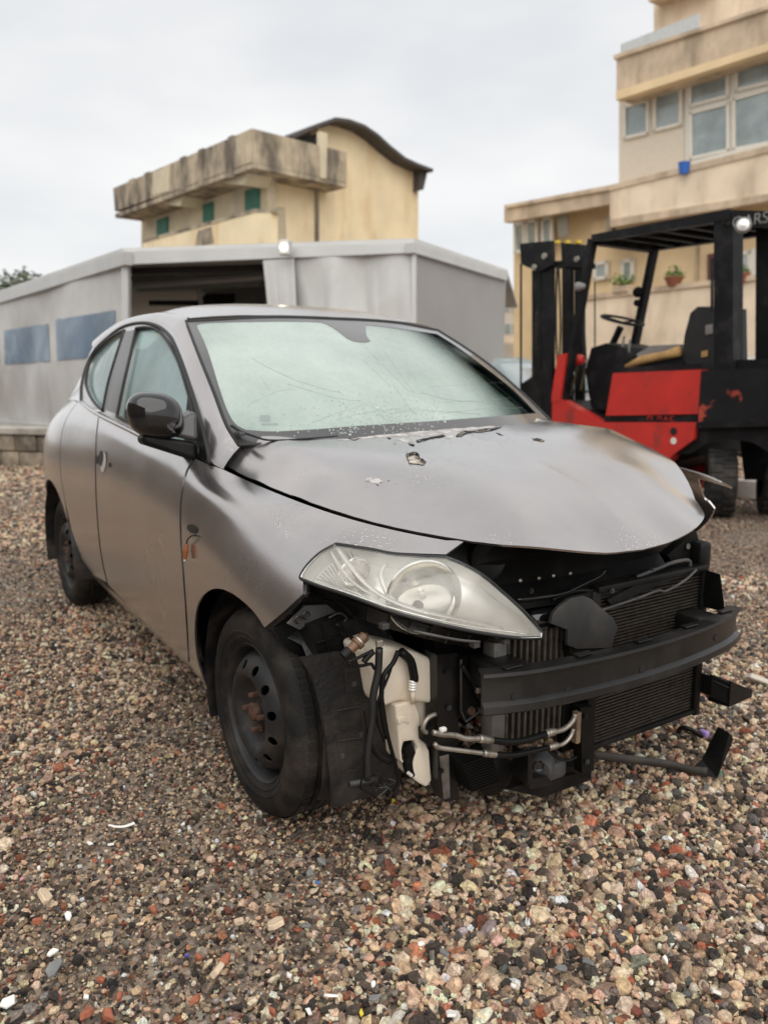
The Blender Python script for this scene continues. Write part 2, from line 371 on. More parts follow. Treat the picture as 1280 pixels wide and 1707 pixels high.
def fog_glass(name, c, clear, rough=.07, side=None):
    """glass with condensation inside: scattering film plus sharp outer reflection, a little see-through"""
    m = bpy.data.materials.new(name); m.use_nodes = True; t = m.node_tree; t.nodes.clear()
    o = nn(t, 'ShaderNodeOutputMaterial'); b = nn(t, 'ShaderNodeBsdfPrincipled'); tr = nn(t, 'ShaderNodeBsdfTransparent'); mxs = nn(t, 'ShaderNodeMixShader')
    tr.inputs[0].default_value = (.75, .85, .82, 1)
    tc = nn(t, 'ShaderNodeTexCoord')
    n1 = nn(t, 'ShaderNodeTexNoise'); n1.inputs['Scale'].default_value = 2.2; n1.inputs['Detail'].default_value = 5; t.links.new(tc.outputs['Object'], n1.inputs['Vector'])
    mpn = nn(t, 'ShaderNodeMapping'); mpn.inputs['Scale'].default_value = (60, 60, 9); t.links.new(tc.outputs['Object'], mpn.inputs[0])
    n2 = nn(t, 'ShaderNodeTexNoise'); n2.inputs['Scale'].default_value = 1.; n2.inputs['Detail'].default_value = 4; t.links.new(mpn.outputs[0], n2.inputs['Vector'])
    ad = nn(t, 'ShaderNodeMath', operation='MULTIPLY_ADD'); ad.inputs[1].default_value = .16; t.links.new(n2.outputs[0], ad.inputs[0]); t.links.new(n1.outputs[0], ad.inputs[2])
    mr = nn(t, 'ShaderNodeMapRange'); mr.inputs[1].default_value = .38; mr.inputs[2].default_value = .78; mr.inputs[3].default_value = clear*1.6; mr.inputs[4].default_value = clear*.4; t.links.new(ad.outputs[0], mr.inputs[0])
    fac = mr.outputs[0]
    if side:  # more see-through towards the left end of the glass
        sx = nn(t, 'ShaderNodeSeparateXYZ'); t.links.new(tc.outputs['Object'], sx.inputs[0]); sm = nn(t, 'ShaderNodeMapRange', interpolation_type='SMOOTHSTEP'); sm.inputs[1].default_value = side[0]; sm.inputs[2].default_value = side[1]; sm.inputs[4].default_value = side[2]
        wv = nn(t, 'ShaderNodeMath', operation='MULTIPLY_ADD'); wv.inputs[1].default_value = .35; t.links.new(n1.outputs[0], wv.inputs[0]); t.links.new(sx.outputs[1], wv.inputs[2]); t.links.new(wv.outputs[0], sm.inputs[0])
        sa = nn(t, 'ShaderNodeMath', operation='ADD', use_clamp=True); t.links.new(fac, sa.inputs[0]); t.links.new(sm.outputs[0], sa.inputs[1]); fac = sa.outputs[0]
    if side:     # more see-through towards the foot of the glass
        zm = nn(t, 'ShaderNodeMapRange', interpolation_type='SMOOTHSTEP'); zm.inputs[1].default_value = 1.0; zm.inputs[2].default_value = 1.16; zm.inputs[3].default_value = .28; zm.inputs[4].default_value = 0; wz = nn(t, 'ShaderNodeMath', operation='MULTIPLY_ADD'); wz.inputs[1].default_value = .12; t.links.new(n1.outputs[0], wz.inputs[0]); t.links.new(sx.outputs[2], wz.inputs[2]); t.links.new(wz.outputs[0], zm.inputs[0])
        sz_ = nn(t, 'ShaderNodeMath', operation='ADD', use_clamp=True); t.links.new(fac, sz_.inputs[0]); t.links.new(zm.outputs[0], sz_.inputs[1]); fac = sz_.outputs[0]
    vd = nn(t, 'ShaderNodeTexVoronoi'); vd.inputs['Scale'].default_value = 130; t.links.new(tc.outputs['Object'], vd.inputs['Vector'])
    vr = nn(t, 'ShaderNodeMapRange'); vr.inputs[1].default_value = .0; vr.inputs[2].default_value = .3; vr.inputs[3].default_value = 1; vr.inputs[4].default_value = 0; t.links.new(vd.outputs['Distance'], vr.inputs[0])
    bd = nn(t, 'ShaderNodeBump'); bd.inputs['Strength'].default_value = .35; bd.inputs['Distance'].default_value = .0015; t.links.new(vr.outputs[0], bd.inputs['Height']); t.links.new(bd.outputs[0], b.inputs['Coat Normal'])
    t.links.new(fac, mxs.inputs[0]); t.links.new(b.outputs[0], mxs.inputs[1]); t.links.new(tr.outputs[0], mxs.inputs[2]); t.links.new(mxs.outputs[0], o.inputs[0])
    b.inputs['Base Color'].default_value = (*c, 1); b.inputs['Roughness'].default_value = .35; b.inputs['Coat Weight'].default_value = 1; b.inputs['Coat Roughness'].default_value = rough; b.inputs['Coat IOR'].default_value = 1.5
    b.inputs['Specular IOR Level'].default_value = .2
    return m
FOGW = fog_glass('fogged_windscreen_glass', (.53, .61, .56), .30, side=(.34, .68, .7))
FOGS = fog_glass('fogged_side_glass', (.36, .50, .50), .34)
def clear_lens():
    m = bpy.data.materials.new('clear_lens'); m.use_nodes = True; t = m.node_tree; t.nodes.clear()
    o = nn(t, 'ShaderNodeOutputMaterial'); g = nn(t, 'ShaderNodeBsdfGlossy'); tr = nn(t, 'ShaderNodeBsdfTransparent'); mxs = nn(t, 'ShaderNodeMixShader'); df = nn(t, 'ShaderNodeBsdfDiffuse'); m2 = nn(t, 'ShaderNodeMixShader')
    tr.inputs[0].default_value = (.98, .975, .95, 1); g.inputs['Roughness'].default_value = .05; df.inputs[0].default_value = (.90, .89, .85, 1)
    fr = nn(t, 'ShaderNodeFresnel'); fr.inputs[0].default_value = 1.5
    n1 = nn(t, 'ShaderNodeTexNoise'); n1.inputs['Scale'].default_value = 9; n1.inputs['Detail'].default_value = 5
    tc = nn(t, 'ShaderNodeTexCoord'); t.links.new(tc.outputs['Object'], n1.inputs['Vector'])
    mr = nn(t, 'ShaderNodeMapRange'); mr.inputs[1].default_value = .35; mr.inputs[2].default_value = .75; mr.inputs[3].default_value = .08; mr.inputs[4].default_value = .30; t.links.new(n1.outputs[0], mr.inputs[0])
    t.links.new(mr.outputs[0], m2.inputs[0]); t.links.new(tr.outputs[0], m2.inputs[1]); t.links.new(df.outputs[0], m2.inputs[2])
    t.links.new(fr.outputs[0], mxs.inputs[0]); t.links.new(m2.outputs[0], mxs.inputs[1]); t.links.new(g.outputs[0], mxs.inputs[2]); t.links.new(mxs.outputs[0], o.inputs[0])
    return m
LENS = clear_lens()
MUD = mat('mud_stained_black_plastic', (.012, .012, .0125), rough=.4, var=.3, vs=8, c2=(.06, .046, .036), p2=(.5, .74), s2=5.5, rough2=.8, bump=.35, bs=45)
# ================================================================== the grey hatchback
car = empty('damaged_car')
tag(car, 'grey hatchback with its front bumper torn off and radiator exposed', 'car')
# side master surface: stations along x, nine levels sill -> belt / bonnet line
ST = [
 (-3.15, [.28, .33, .42, .54, .66, .78, .88, .97, 1.04], [-.52, -.55, -.58, -.60, -.61, -.605, -.59, -.57, -.545]),
 (-2.80, [.24, .30, .41, .54, .66, .78, .89, .98, 1.06], [-.68, -.72, -.755, -.775, -.785, -.780, -.755, -.70, -.615]),
 (-2.388, [.21, .28, .40, .53, .66, .78, .89, .99, 1.07], [-.73, -.775, -.81, -.832, -.840, -.836, -.816, -.772, -.695]),
 (-2.00, [.20, .27, .39, .52, .65, .77, .88, .98, 1.065], [-.74, -.782, -.812, -.827, -.833, -.830, -.814, -.782, -.725]),
 (-1.60, [.195, .265, .385, .515, .64, .76, .87, .965, 1.04], [-.745, -.785, -.810, -.822, -.827, -.825, -.812, -.788, -.742]),
 (-1.20, [.19, .26, .38, .51, .63, .745, .85, .94, 1.01], [-.745, -.785, -.808, -.820, -.825, -.823, -.811, -.789, -.747]),
 (-0.80, [.19, .26, .375, .50, .62, .73, .83, .915, .977], [-.748, -.788, -.810, -.821, -.826, -.823, -.810, -.788, -.747]),
 (-0.45, [.19, .26, .37, .49, .61, .715, .81, .885, .938], [-.755, -.795, -.816, -.827, -.830, -.825, -.808, -.782, -.735]),
 (-0.20, [.20, .27, .38, .50, .61, .70, .79, .86, .905], [-.762, -.80, -.823, -.834, -.836, -.828, -.805, -.768, -.700]),
 (0.00, [.22, .30, .42, .53, .62, .70, .775, .835, .880], [-.765, -.803, -.826, -.836, -.835, -.822, -.792, -.742, -.662]),
 (0.20, [.24, .31, .42, .52, .60, .67, .74, .80, .848], [-.735, -.775, -.800, -.812, -.810, -.793, -.755, -.695, -.605]),
 (0.40, [.26, .32, .41, .50, .57, .635, .70, .765, .818], [-.63, -.67, -.705, -.727, -.732, -.718, -.675, -.605, -.500]),
 (0.60, [.28, .33, .41, .48, .55, .615, .68, .735, .78], [-.43, -.47, -.51, -.54, -.55, -.53, -.485, -.41, -.30]),
]
# bonnet shut line: photograph pixels with the half width the car has there
HL = np.array([at(u, v, 1, y) for u, v, y in [(374, 780, -.696), (417, 800.5, -.681), (481, 827, -.656), (551, 851.5, -.621), (621, 872, -.574), (692, 887.5, -.514), (762, 899.5, -.447)]])
HLC = crv(HL, 8)
for _s in ST:
    if HLC[0, 0] < _s[0] < HLC[-1, 0]:
        _s[2][8] = float(np.interp(_s[0], HLC[:, 0], HLC[:, 1])); _s[1][8] = float(np.interp(_s[0], HLC[:, 0], HLC[:, 2]))
us = [s[0] for s in ST]; vl = np.linspace(0, .8, 9)
SIDE = Tensor(us, vl, [[(s[0], y, z) for z, y in zip(s[1], s[2])] for s in ST]).prep(np.linspace(-3.1, .6, 90), np.linspace(0, .8, 40), (0, -1, .2))
def side_v(x, z):
    v = np.linspace(0, .8, 200); Z = SIDE.P(np.c_[np.full(200, x), v])[:, 2]; return np.interp(z, Z, v)
# greenhouse side: height field over the x-z plane
def gh(x, z, y): return (x, y, z)
GH = TPS((0, 0, 0), (1, 0, 0), (0, 0, 1), [gh(*p) for p in [
 (-.30, .90, -.745), (-.45, .938, -.733), (-.8, .977, -.745), (-1.2, 1.01, -.746), (-1.6, 1.04, -.741), (-2.0, 1.065, -.731), (-2.4, 1.07, -.715),
 (-.62, 1.10, -.690), (-1.0, 1.18, -.688), (-1.4, 1.2, -.697), (-1.8, 1.2, -.694), (-2.2, 1.2, -.675), (-2.5, 1.2, -.65),
 (-.90, 1.30, -.622), (-1.1, 1.375, -.595), (-1.4, 1.41, -.603), (-1.8, 1.41, -.600), (-2.2, 1.36, -.592), (-2.6, 1.25, -.585),
 (-.2, 1.05, -.70), (-.5, 1.25, -.62), (-1.2, 1.5, -.53), (-2.0, 1.5, -.53)]]).prep(np.linspace(-2.6, -.3, 60), np.linspace(.92, 1.45, 30), (0, -1, .2))
# windscreen
WS = TPS((-.6, 0, 1.22), (0, 1, 0), (-.62, 0, .44), [p for a in (1, -1) for p in [(-.352, .645*a, .995), (-1.018, .557*a, 1.392), (-.66, .608*a, 1.205)]]
 +[(-.20, 0, .995), (-.905, 0, 1.405), (-.53, 0, 1.215), (-.235, .35, .995), (-.235, -.35, .995), (-.935, .3, 1.404), (-.935, -.3, 1.404), (-.555, .33, 1.215), (-.555, -.33, 1.215)]).prep(np.linspace(-.7, .7, 50), np.linspace(-.7, .7, 40), (.5, 0, .8))
# bonnet
HE = [tuple(p*[1, -1, 1]) for p in HLC[::4]]
HF = [(.63, 0, .758), (.62, .12, .763), (.60, .25, .784), (.545, .36, .797)]
HP = HF+HE+[(-.365, .65, .975), (-.15, 0, 1.004), (-.175, .3, .997), (-.25, .5, .993), (-.32, .60, .991), (.15, 0, .953), (.35, 0, .905), (.52, 0, .838), (.15, .30, .945), (.35, .28, .893), (.48, .26, .846), (.12, .47, .922), (0, .52, .945), (-.15, .57, .966), (-.2, .61, .963), (0, .585, .925), (.30, .42, .868), (-.05, .3, .976)]
class Ridged(TPS):
    def P(s, uv):
        X = super().P(uv); f = np.clip((.66-X[:, 0])/.3, 0, 1); X[:, 2] += .011*f*(np.exp(-abs(X[:, 1])/.13)-.35*np.exp(-(X[:, 1]/.3)**2)); return X
# the crash has sprung the left half of the bonnet up
def lift(x, y): return float(np.interp(x, [-.4, -.3, -.15, -.04, .1, .27, .35, .42, .47, .55], [.016, .024, .045, .072, .090, .088, .066, .040, .018, 0]))*min(1, max(0, y)/.62)**1.15
HOOD = Ridged((0, 0, .85), (1, 0, 0), (0, 1, 0), [(x, y, z+lift(x, y)) for x, y, z in HP]+[(x, -y, z) for x, y, z in HP if y > 0], lam=1e-5).prep(np.linspace(-.4, .65, 60), np.linspace(-.7, .7, 60), (.2, 0, 1))
# roof
RP = [(-1.025, .555, 1.397), (-.945, .3, 1.412), (-.915, 0, 1.414), (-1.1, 0, 1.457), (-1.1, .3, 1.450), (-1.4, 0, 1.495), (-1.4, .3, 1.485), (-1.4, .52, 1.447), (-1.4, .60, 1.41), (-1.9, 0, 1.505), (-1.9, .3, 1.49), (-1.9, .52, 1.44), (-1.9, .595, 1.405), (-2.5, 0, 1.455), (-2.5, .5, 1.37), (-2.9, 0, 1.37), (-2.9, .45, 1.29)]
ROOF = TPS((0, 0, 1.45), (1, 0, 0), (0, 1, 0), RP+[(x, -y, z) for x, y, z in RP if y > 0], lam=1e-4).prep(np.linspace(-2.9, -.9, 40), np.linspace(-.6, .6, 30), (0, 0, 1))

SEAM = 1.2
# ---- photograph outlines
belt = [(136, 672), (153.5, 686), (177.5, 700), (212, 717), (253, 737), (296, 749), (323, 763)]
fend_door = [(323, 763), (310, 786), (302, 822), (299.5, 860), (301, 910), (305, 962), (310, 1034), (314, 1104)]
front_rear = [(164, 694), (160.5, 725), (159, 760), (159, 800), (161, 850), (165, 900), (171, 940), (178, 971)]
hood_line = [(381, 783), (417, 801), (481, 827.5), (551, 852), (621, 872), (692, 887.5), (762, 900)]
sill_low = [(157, 958), (203.5, 998), (258, 1052), (294, 1081), (314, 1104)]
arch_f = [(352, 1156), (341, 1136), (331, 1107), (325.5, 1071), (325.5, 1034), (331, 1005), (345, 987), (363, 981), (385, 988), (407, 1004), (425, 1022), (441, 1046)]
arch_r = [(76, 814), (87, 819), (96.5, 830), (104, 853), (112, 877.5), (124, 906.5), (136, 937), (145, 952), (157, 958)]
hl_top = [(505, 969), (500, 960), (512, 940), (533, 919), (560, 904)]
hl_top2 = [(560, 904), (617, 912.5), (652, 919.5), (686, 922), (743, 924)]
# fender
f_out = segs([(326, 765), (313, 788), (305, 824), (302.5, 860), (304, 910), (308, 962), (313, 1034), (317, 1106)], [(317, 1106), (334, 1133), (352, 1156)], arch_f, [(441, 1046), (470, 1022), (505, 990)], [(505, 990), (505, 969)],
              hl_top, hl_top2, [(743, 924), (772, 903)], [(772, 903), (762, 901)])
f_uv = np.vstack([SIDE.hit(f_out), [[x, .792] for x in np.linspace(.44, -.34, 30)], SIDE.hit([(352, 776)])])
f_out = proj(SIDE.P(f_uv))
d_out = segs([(166, 695), (177.5, 701), (212, 718), (253, 738), (296, 750), (323, 764)], fend_door, [(314, 1104), (294, 1081), (258, 1052), (203.5, 998), (181, 975)], [(181, 975), (173, 940), (167, 900), (163, 850), (161, 800), (161, 760), (162.5, 725), (166, 695)])
d_uv = SIDE.hit(d_out)
b_uv = SIDE.hit(crv(front_rear, 5))
a_uv = SIDE.hit(crv(arch_r, 4))
def arc(cx, cz, r, a0, a1, n=20):
    return [(cx+r*math.cos(t), cz+r*math.sin(t)) for t in np.linspace(R(a0), R(a1), n)]
def xz(pts): return np.array([(x, side_v(x, z)) for x, z in pts])
# rear door and quarter share the back part of the side surface
sillr = SIDE.hit([(178, 971), (157, 958)])
rd_out = np.vstack([b_uv, sillr[1:], xz([(-1.93, .33), (-2.02, .46), (-2.07, .6), (-2.12, .75), (-2.16, .9), (-2.17, 1.06)]), [[-2.17, .795], [-1.9, .795], [-1.6, .795]], SIDE.hit([(154, 687)])])
q_arch = xz(arc(-2.388, .30, .365, 172, 30, 24)); q_front = xz([(-2.18, 1.06), (-2.17, .9), (-2.13, .75), (-2.08, .6), (-2.075, .50)])
q_out = np.vstack([q_front[:1]*[1, 1], q_front[1:], xz(arc(-2.388, .30, .365, 32, 176, 26)), xz([(-2.80, .30), (-3.0, .31), (-3.12, .33)]), [[-3.12, .795], [-2.6, .795]]])
for mir in (False, True):
    _f = panel('front_fender', SIDE, f_uv, PAINT, car, mirror=mir, step=.025)
    if mir:        # knocked outwards and up in the crash
        _m = Euler((0, R(-5), R(7))).to_matrix(); _p = Vector((-.36, .70, .6)); _f.rotation_euler = (0, R(-5), R(7)); _f.location = _p-_m@_p
    panel('front_door', SIDE, d_uv, PAINT, car, mirror=mir, step=.035)
    panel('rear_door', SIDE, rd_out, PAINT, car, mirror=mir, step=.035)
    panel('rear_quarter_panel', SIDE, q_out, PAINT, car, mirror=mir, step=.035)
    # dark structure behind the shut lines
    inner = np.vstack([[[-3.0, .06], [-1.9, .06], [-1.0, .06], [-.42, .06]], [[-.42, .5]], [[-.1, .63], [.1, .66]], [[.1, .775], [-.3, .775], [-1.5, .775], [-3.0, .775]]])
    panel('inner_body', SIDE, inner, DARK, car, holes=[xz(arc(-2.388, .30, .40, 0, 345, 24))], mirror=mir, step=.08, off=-.035, thick=.004)
    # rocker under the doors
    panel('sill', SIDE, np.array([[-1.93, .01], [-1.2, .01], [-.42, .01], [-.42, .11], [-1.2, .11], [-1.93, .11]]), PAINT, car, mirror=mir, step=.05, off=-.012, thick=.02)

PILL = mat('dark_pillar_film', (.05, .048, .048), rough=.3, var=.1, coat=.3)
# ---- glasshouse
g_out = segs([(136, 671), (153.5, 685), (177.5, 699), (212, 716), (253, 736), (296, 748), (324, 761), (350, 773)], [(350, 773), (343, 737), (331, 692), (317, 646), (302, 602), (287, 567), (270, 548), (246, 539), (222, 540), (200, 548), (178, 565), (158, 585), (145, 610), (137, 641), (136, 671)])
fg = segs([(196, 694), (212, 702), (253, 723), (300, 741), (333, 757)], [(333, 757), (330, 722), (320, 676), (310, 640), (300, 608), (289, 584), (276, 563), (262, 550), (246, 546), (228, 547)], [(228, 547), (218, 592), (206, 645), (196, 694)])
rg = segs([(208, 551), (190, 560), (175, 572), (160, 588), (150, 606), (145, 622), (143.5, 640)], [(143.5, 640), (149, 656), (158, 671), (172, 685)], [(172, 685), (181, 640), (194, 595), (208, 551)])
g_uv, fg_uv, rg_uv = GH.hit(g_out), GH.hit(fg), GH.hit(rg)
for mir in (False, True):
    panel('door_window_frame', GH, g_uv, PAINT, car, holes=[fg_uv, rg_uv], mirror=mir, step=.03, thick=.02)
    for uv in (fg_uv, rg_uv):
        c = uv.mean(0); big = c+(uv-c)*1.03
        panel('side_window', GH, big, FOGS, car, mirror=mir, step=.05, off=-.012, thick=.003)
        rim('window_seal', GH.P(uv)+GH.normal(uv)*.001, .0065, RUBBER, car, mirror=mir)
    panel('door_pillar_cover', GH, GH.hit(segs([(210, 553), (226, 550)], [(226, 550), (216, 592), (204.5, 645), (195, 690)], [(195, 690), (174, 683)], [(174, 683), (183, 640), (196, 596), (210, 553)])), PILL, car, mirror=mir, step=.03, off=.002, thick=.002)
    bl = SIDE.hit3(crv([(137, 671), (153.5, 685), (177.5, 699), (212, 716), (253, 736), (296, 748), (323, 762)], 5))+[0, -.004, .004]
    rim('belt_moulding', bl, .008, GREYPL if False else PAINT, car, closed=False, mirror=mir, n=8)
    op = GH.hit3(crv([(350, 773), (343, 737), (331, 692), (317, 646), (302, 602), (287, 567), (270, 548), (246, 539), (222, 540), (200, 548), (178, 565), (158, 585), (145, 610), (137, 641), (136, 671)], 5))
    rim('door_seal', op, .008, RUBBER, car, closed=False, mirror=mir)

# ---- windscreen with its painted border, and roof
ws_px = segs([(397, 739), (377, 707), (356, 652), (332, 593), (310, 536)], [(310, 536), (360, 532), (480, 530), (560, 533), (640, 541), (722, 553)], [(722, 553), (760, 578), (815, 622), (870, 664), (918, 703)], [(918, 703), (800, 713), (700, 722), (580, 733), (480, 738), (397, 739)])
R_edge = WS.hit(crv([(398, 742), (377, 707), (356, 652), (332, 593), (310, 536)], 6))        # right edge in WS coordinates (u = y, v up)
T_half = np.array([(y, 0) for y in np.linspace(R_edge[-1][0], 0, 8)])
topc = WS.uv((-.905, 0, 1.405))[0]; te = R_edge[-1]
top = np.array([(te[0]+(topc[0]-te[0])*t, te[1]+(topc[1]-te[1])*(1-(1-t)**2)) for t in np.linspace(0, 1, 9)])[1:]
botc = WS.uv((-.185, 0, .985))[0]; be = R_edge[0]
bot = np.array([(be[0]+(botc[0]-be[0])*t, be[1]+(botc[1]-be[1])*(1-(1-t)**2)) for t in np.linspace(0, 1, 9)])[1:]
half = np.vstack([R_edge, top]); mirr = half[::-1]*[-1, 1]
botL = np.vstack([bot*[-1, 1]])
ws_uv = np.vstack([half, mirr[1:], botL[:0], (bot*[-1, 1])[:-1], bot[::-1][0:]])
ws_uv = np.vstack([R_edge, top, (top*[-1, 1])[::-1][1:], (R_edge*[-1, 1])[::-1], (bot*[-1, 1])[:-1], bot[::-1]])
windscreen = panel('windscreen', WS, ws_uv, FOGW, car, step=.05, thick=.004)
# ---- bonnet, with the tears the photograph shows
e_r = np.array([(p[0]-.002, -p[1]-.004) for p in HE])          # right/left edges (u=x, v=|y|)
fr = np.array([(p[0], p[1]) for p in HF])
rear = np.array([(-.372, .668), (-.392, .645), (-.352, .60), (-.27, .5), (-.21, .4), (-.175, .3), (-.156, .15), (-.15, 0)])
hlf = np.vstack([crv(np.vstack([fr, [(.48, .424)], ]), 4), np.array([(p[0], p[1]-.004) for p in HE])[::-1], crv(rear, 3)])      # +y half, front centre -> back centre
hood_uv = np.vstack([hlf, (hlf*[1, -1])[::-1][1:-1]])
tears = [[(677, 759), (682, 756), (690, 754), (697.5, 757), (700.6, 765), (705, 766), (710, 770), (706, 776), (695, 774), (682, 773), (679, 766)],
 [(694, 735), (705, 731.5), (716, 729.5), (728, 727.5), (738, 725), (743, 727.5), (730, 730), (716, 732), (706, 735), (697, 737.5)],
 [(760, 727.5), (768, 721.5), (776, 719), (792, 718.5), (807, 715.6), (821, 715), (835, 712.5), (822, 717.5), (807, 720), (793, 721), (779, 722.5), (770, 727), (763, 728.5)],
 [(581, 732), (592, 730.5), (601, 731.5), (592, 733.5)], [(644, 729.5), (654, 730), (650, 733)], [(680, 738), (691, 741.5), (690, 744.5), (682, 742.5)],
 [(825.6, 721), (833, 723), (841, 727.5), (832, 726)], [(885, 730), (897, 730.5), (910, 735), (905, 737.5), (891, 736)]]
def jag(p, k=3, a=.9):
    p = np.array(p, float); o = []
    for i in range(len(p)):
        q = p[(i+1) % len(p)]
        o += [p[i]+(q-p[i])*t/k+(rng.uniform(-a, a, 2) if t else 0) for t in range(k)]
    return np.array(o)
tuv = [HOOD.hit(jag(t)) for t in tears]
tuv = [t for t in tuv]
bonnet = panel('bonnet', HOOD, hood_uv, PAINT, car, holes=tuv, step=.024, thick=.006, lines=[np.array([(x, 0) for x in np.linspace(-.14, .62, 50)])])
BARE = mat('bare_pale_filler', (.50, .44, .37), rough=.7, var=.3, vs=60, c2=(.10, .08, .065), p2=(.5, .62), s2=45)
panel('bonnet_inner_skin', HOOD, np.array([(x*.9-.01, y*.9) for x, y in hood_uv]), BARE, bonnet, step=.06, off=-.0095, thick=.004)
for t in tuv[:4]:
    P = HOOD.P(t)+HOOD.normal(t)*.0008
    rim('torn_edge', P, .0011, DARK, bonnet, n=5)
PRIM = mat('flaking_primer', (.50, .47, .45), rough=.55, var=.2, vs=40, c2=(.30, .28, .27), p2=(.45, .6), s2=30)
for q in ([(560, 735), (600, 729), (640, 724.5), (700, 719), (760, 714), (810, 711), (850, 709.5), (820, 712.5), (775, 717.5), (740, 723.5), (700, 727), (640, 728.5), (600, 732)], [(660, 733), (672, 731), (690, 732), (692, 736), (676, 737)], [(610, 795), (626, 796), (640, 803), (628, 807), (612, 802)], [(742, 728), (756, 726), (752, 731), (744, 732)]):
    panel('primer_patch', HOOD, HOOD.hit(jag(q, 4, 1.0)), PRIM, bonnet, step=.03, off=.0006, thick=.0004)
# paint flakes curling up round the tears
mbf = MB()
for c, sx, sy, n_ in [((700, 735), 45, 6, 12), ((800, 722), 40, 6, 8), ((690, 765), 18, 10, 6), ((620, 803), 22, 9, 8), ((890, 735), 20, 4, 5)]:
    for _ in range(n_):
        p = np.array(c)+rng.normal(0, 1, 2)*[sx, sy]*np.array(.6); uv = HOOD.hit([p]); X = HOOD.P(uv)[0]; N = HOOD.normal(uv)[0]
        if not inpoly(uv, hood_uv*.97)[0]: continue
        a = rng.uniform(0, 6.28); e1 = np.array([math.cos(a), math.sin(a), 0]); e1 -= N*(e1@N); e2 = np.cross(N, e1); L = rng.uniform(.006, .018); W = L*rng.uniform(.2, .5)
        b = X+N*.0012
        mbf.add([b-e1*L*.5, b+e2*W*.6+N*.0015, b+e1*L*.5, b-e2*W*.5], [(0, 1, 2), (0, 2, 3)])
fl = mbf.build('lifted_paint_flakes', PAINT, bonnet); fl['kind'] = 'stuff'
# ---- roof
ed = GH.hit3(crv([(287, 567), (270, 548), (246, 539), (222, 540), (200, 548), (178, 565), (158, 585)], 4))
roof_in = [(-1.022, .553), (-1.06, .549), (-1.2, .537), (-1.4, .528), (-1.7, .522), (-2.0, .517), (-2.3, .507), (-2.45, .50)]
rh = np.vstack([[(-.917, 0), (-.925, .15), (-.945, .3), (-.98, .44)], roof_in])
panel('roof', ROOF, np.vstack([rh, (rh*[1, -1])[::-1][:-1]]), PAINT, car, step=.05)
# ---- A pillar and roof rail as one curved strip (inner edge: glass / roof ditch, outer edge: door seal)
inA = WS.hit3(crv([(401, 744), (379, 709), (358, 653), (334, 594), (312, 537)], 8))
roof3 = ROOF.P(np.array(roof_in)*[1, -1])
outA = np.vstack([SIDE.P([[-.335, .795], [-.36, .795]]), GH.hit3(crv([(352, 774), (344, 737), (332, 692), (318, 646), (303, 602), (288, 566)], 6))])
outB = GH.hit3(crv([(288, 566), (271, 547), (246, 538), (222, 539), (200, 547), (177, 564), (157, 584)], 5))
n1, n2 = 26, 30
A = np.vstack([resample(inA, n1), resample(roof3[1:], n2)]); B = np.vstack([resample(outA, n1), resample(outB, n2)])
for mir in (False, True):
    V = []; k = 9; cen = np.array([-1.2, 0, .9])
    for ri, (a, b) in enumerate(zip(A, B)):
        d = b-a; m = (a+b)/2; ax = np.array([1., 0, 0]); o_ = m-cen*[1, 0, 1]-[0, 0, 0]; o_ = np.array([o_[0]*.25, m[1]*1.2, max(o_[2], .2)*.9])
        o_ -= d*(o_@d)/(d@d+1e-9); o_ /= np.linalg.norm(o_)
        c = m+o_*min(.30, .10+.03*ri)*np.linalg.norm(d)
        for t in np.linspace(0, 1, k): V.append((1-t)**2*a+2*t*(1-t)*c+t*t*b)
    V = np.array(V); V = V*[1, -1, 1] if mir else V
    F = [(i*k+j, i*k+j+1, (i+1)*k+j+1, (i+1)*k+j) for i in range(len(A)-1) for j in range(k-1)]
    F = [f[::-1] for f in F] if mir else F
    o = mesh('roof_pillar', V, F, PAINT, car, 60)
    # rear pillar down to the shoulder
    a_ = resample(np.vstack([GH.hit3(crv([(157, 584), (145, 608), (138, 632), (136.5, 655), (137, 671)], 4)), SIDE.P([[-2.2, .793], [-2.4, .793]])]), 14)
    b_ = resample(crv([(-2.45, -.515, 1.36), (-2.58, -.525, 1.28), (-2.70, -.54, 1.19), (-2.80, -.565, 1.11), (-2.84, -.60, 1.058)], 4), 14)
    V = []
    for p, q in zip(a_, b_):
        c = (p+q)/2+np.array([-.03, -.035, .02])
        V += [(1-t)**2*p+2*t*(1-t)*c+t*t*q for t in np.linspace(0, 1, 7)]
    V = np.array(V)*([1, -1, 1] if mir else [1, 1, 1])
    F = [(i*7+j, i*7+j+1, (i+1)*7+j+1, (i+1)*7+j) for i in range(13) for j in range(6)]
    mesh('rear_pillar', V, [f[::-1] for f in F] if mir else F, PAINT, car, 60)
# shoulder closing strip and tailgate
def lerp3(a, b, t): return np.array(a)*(1-t)+np.array(b)*t
V = []; rowz = [(-2.9, .46, 1.30), (-3.02, .53, 1.16), (-3.14, .57, 1.04), (-3.18, .60, .85), (-3.20, .61, .6), (-3.18, .58, .40), (-3.08, .52, .27)]
for x, hw, z in rowz:
    for t in np.linspace(-1, 1, 13): V.append((x-.10*(1-t*t), hw*t, z+.05*(1-t*t)*(z > 1.2)))
F = [(i*13+j, i*13+j+1, (i+1)*13+j+1, (i+1)*13+j) for i in range(6) for j in range(12)]
mesh('tailgate', V, F, PAINT, car, 60)
V = []
for x, hw, z in rowz[1:4]:
    for t in np.linspace(-.75, .75, 9): V.append((x-.10*(1-t*t)-.004, hw*t, z+.02))
mesh('rear_window', V[:18], [(j, j+1, 10+j, 9+j) for j in range(8)], FOGS, car, 60)
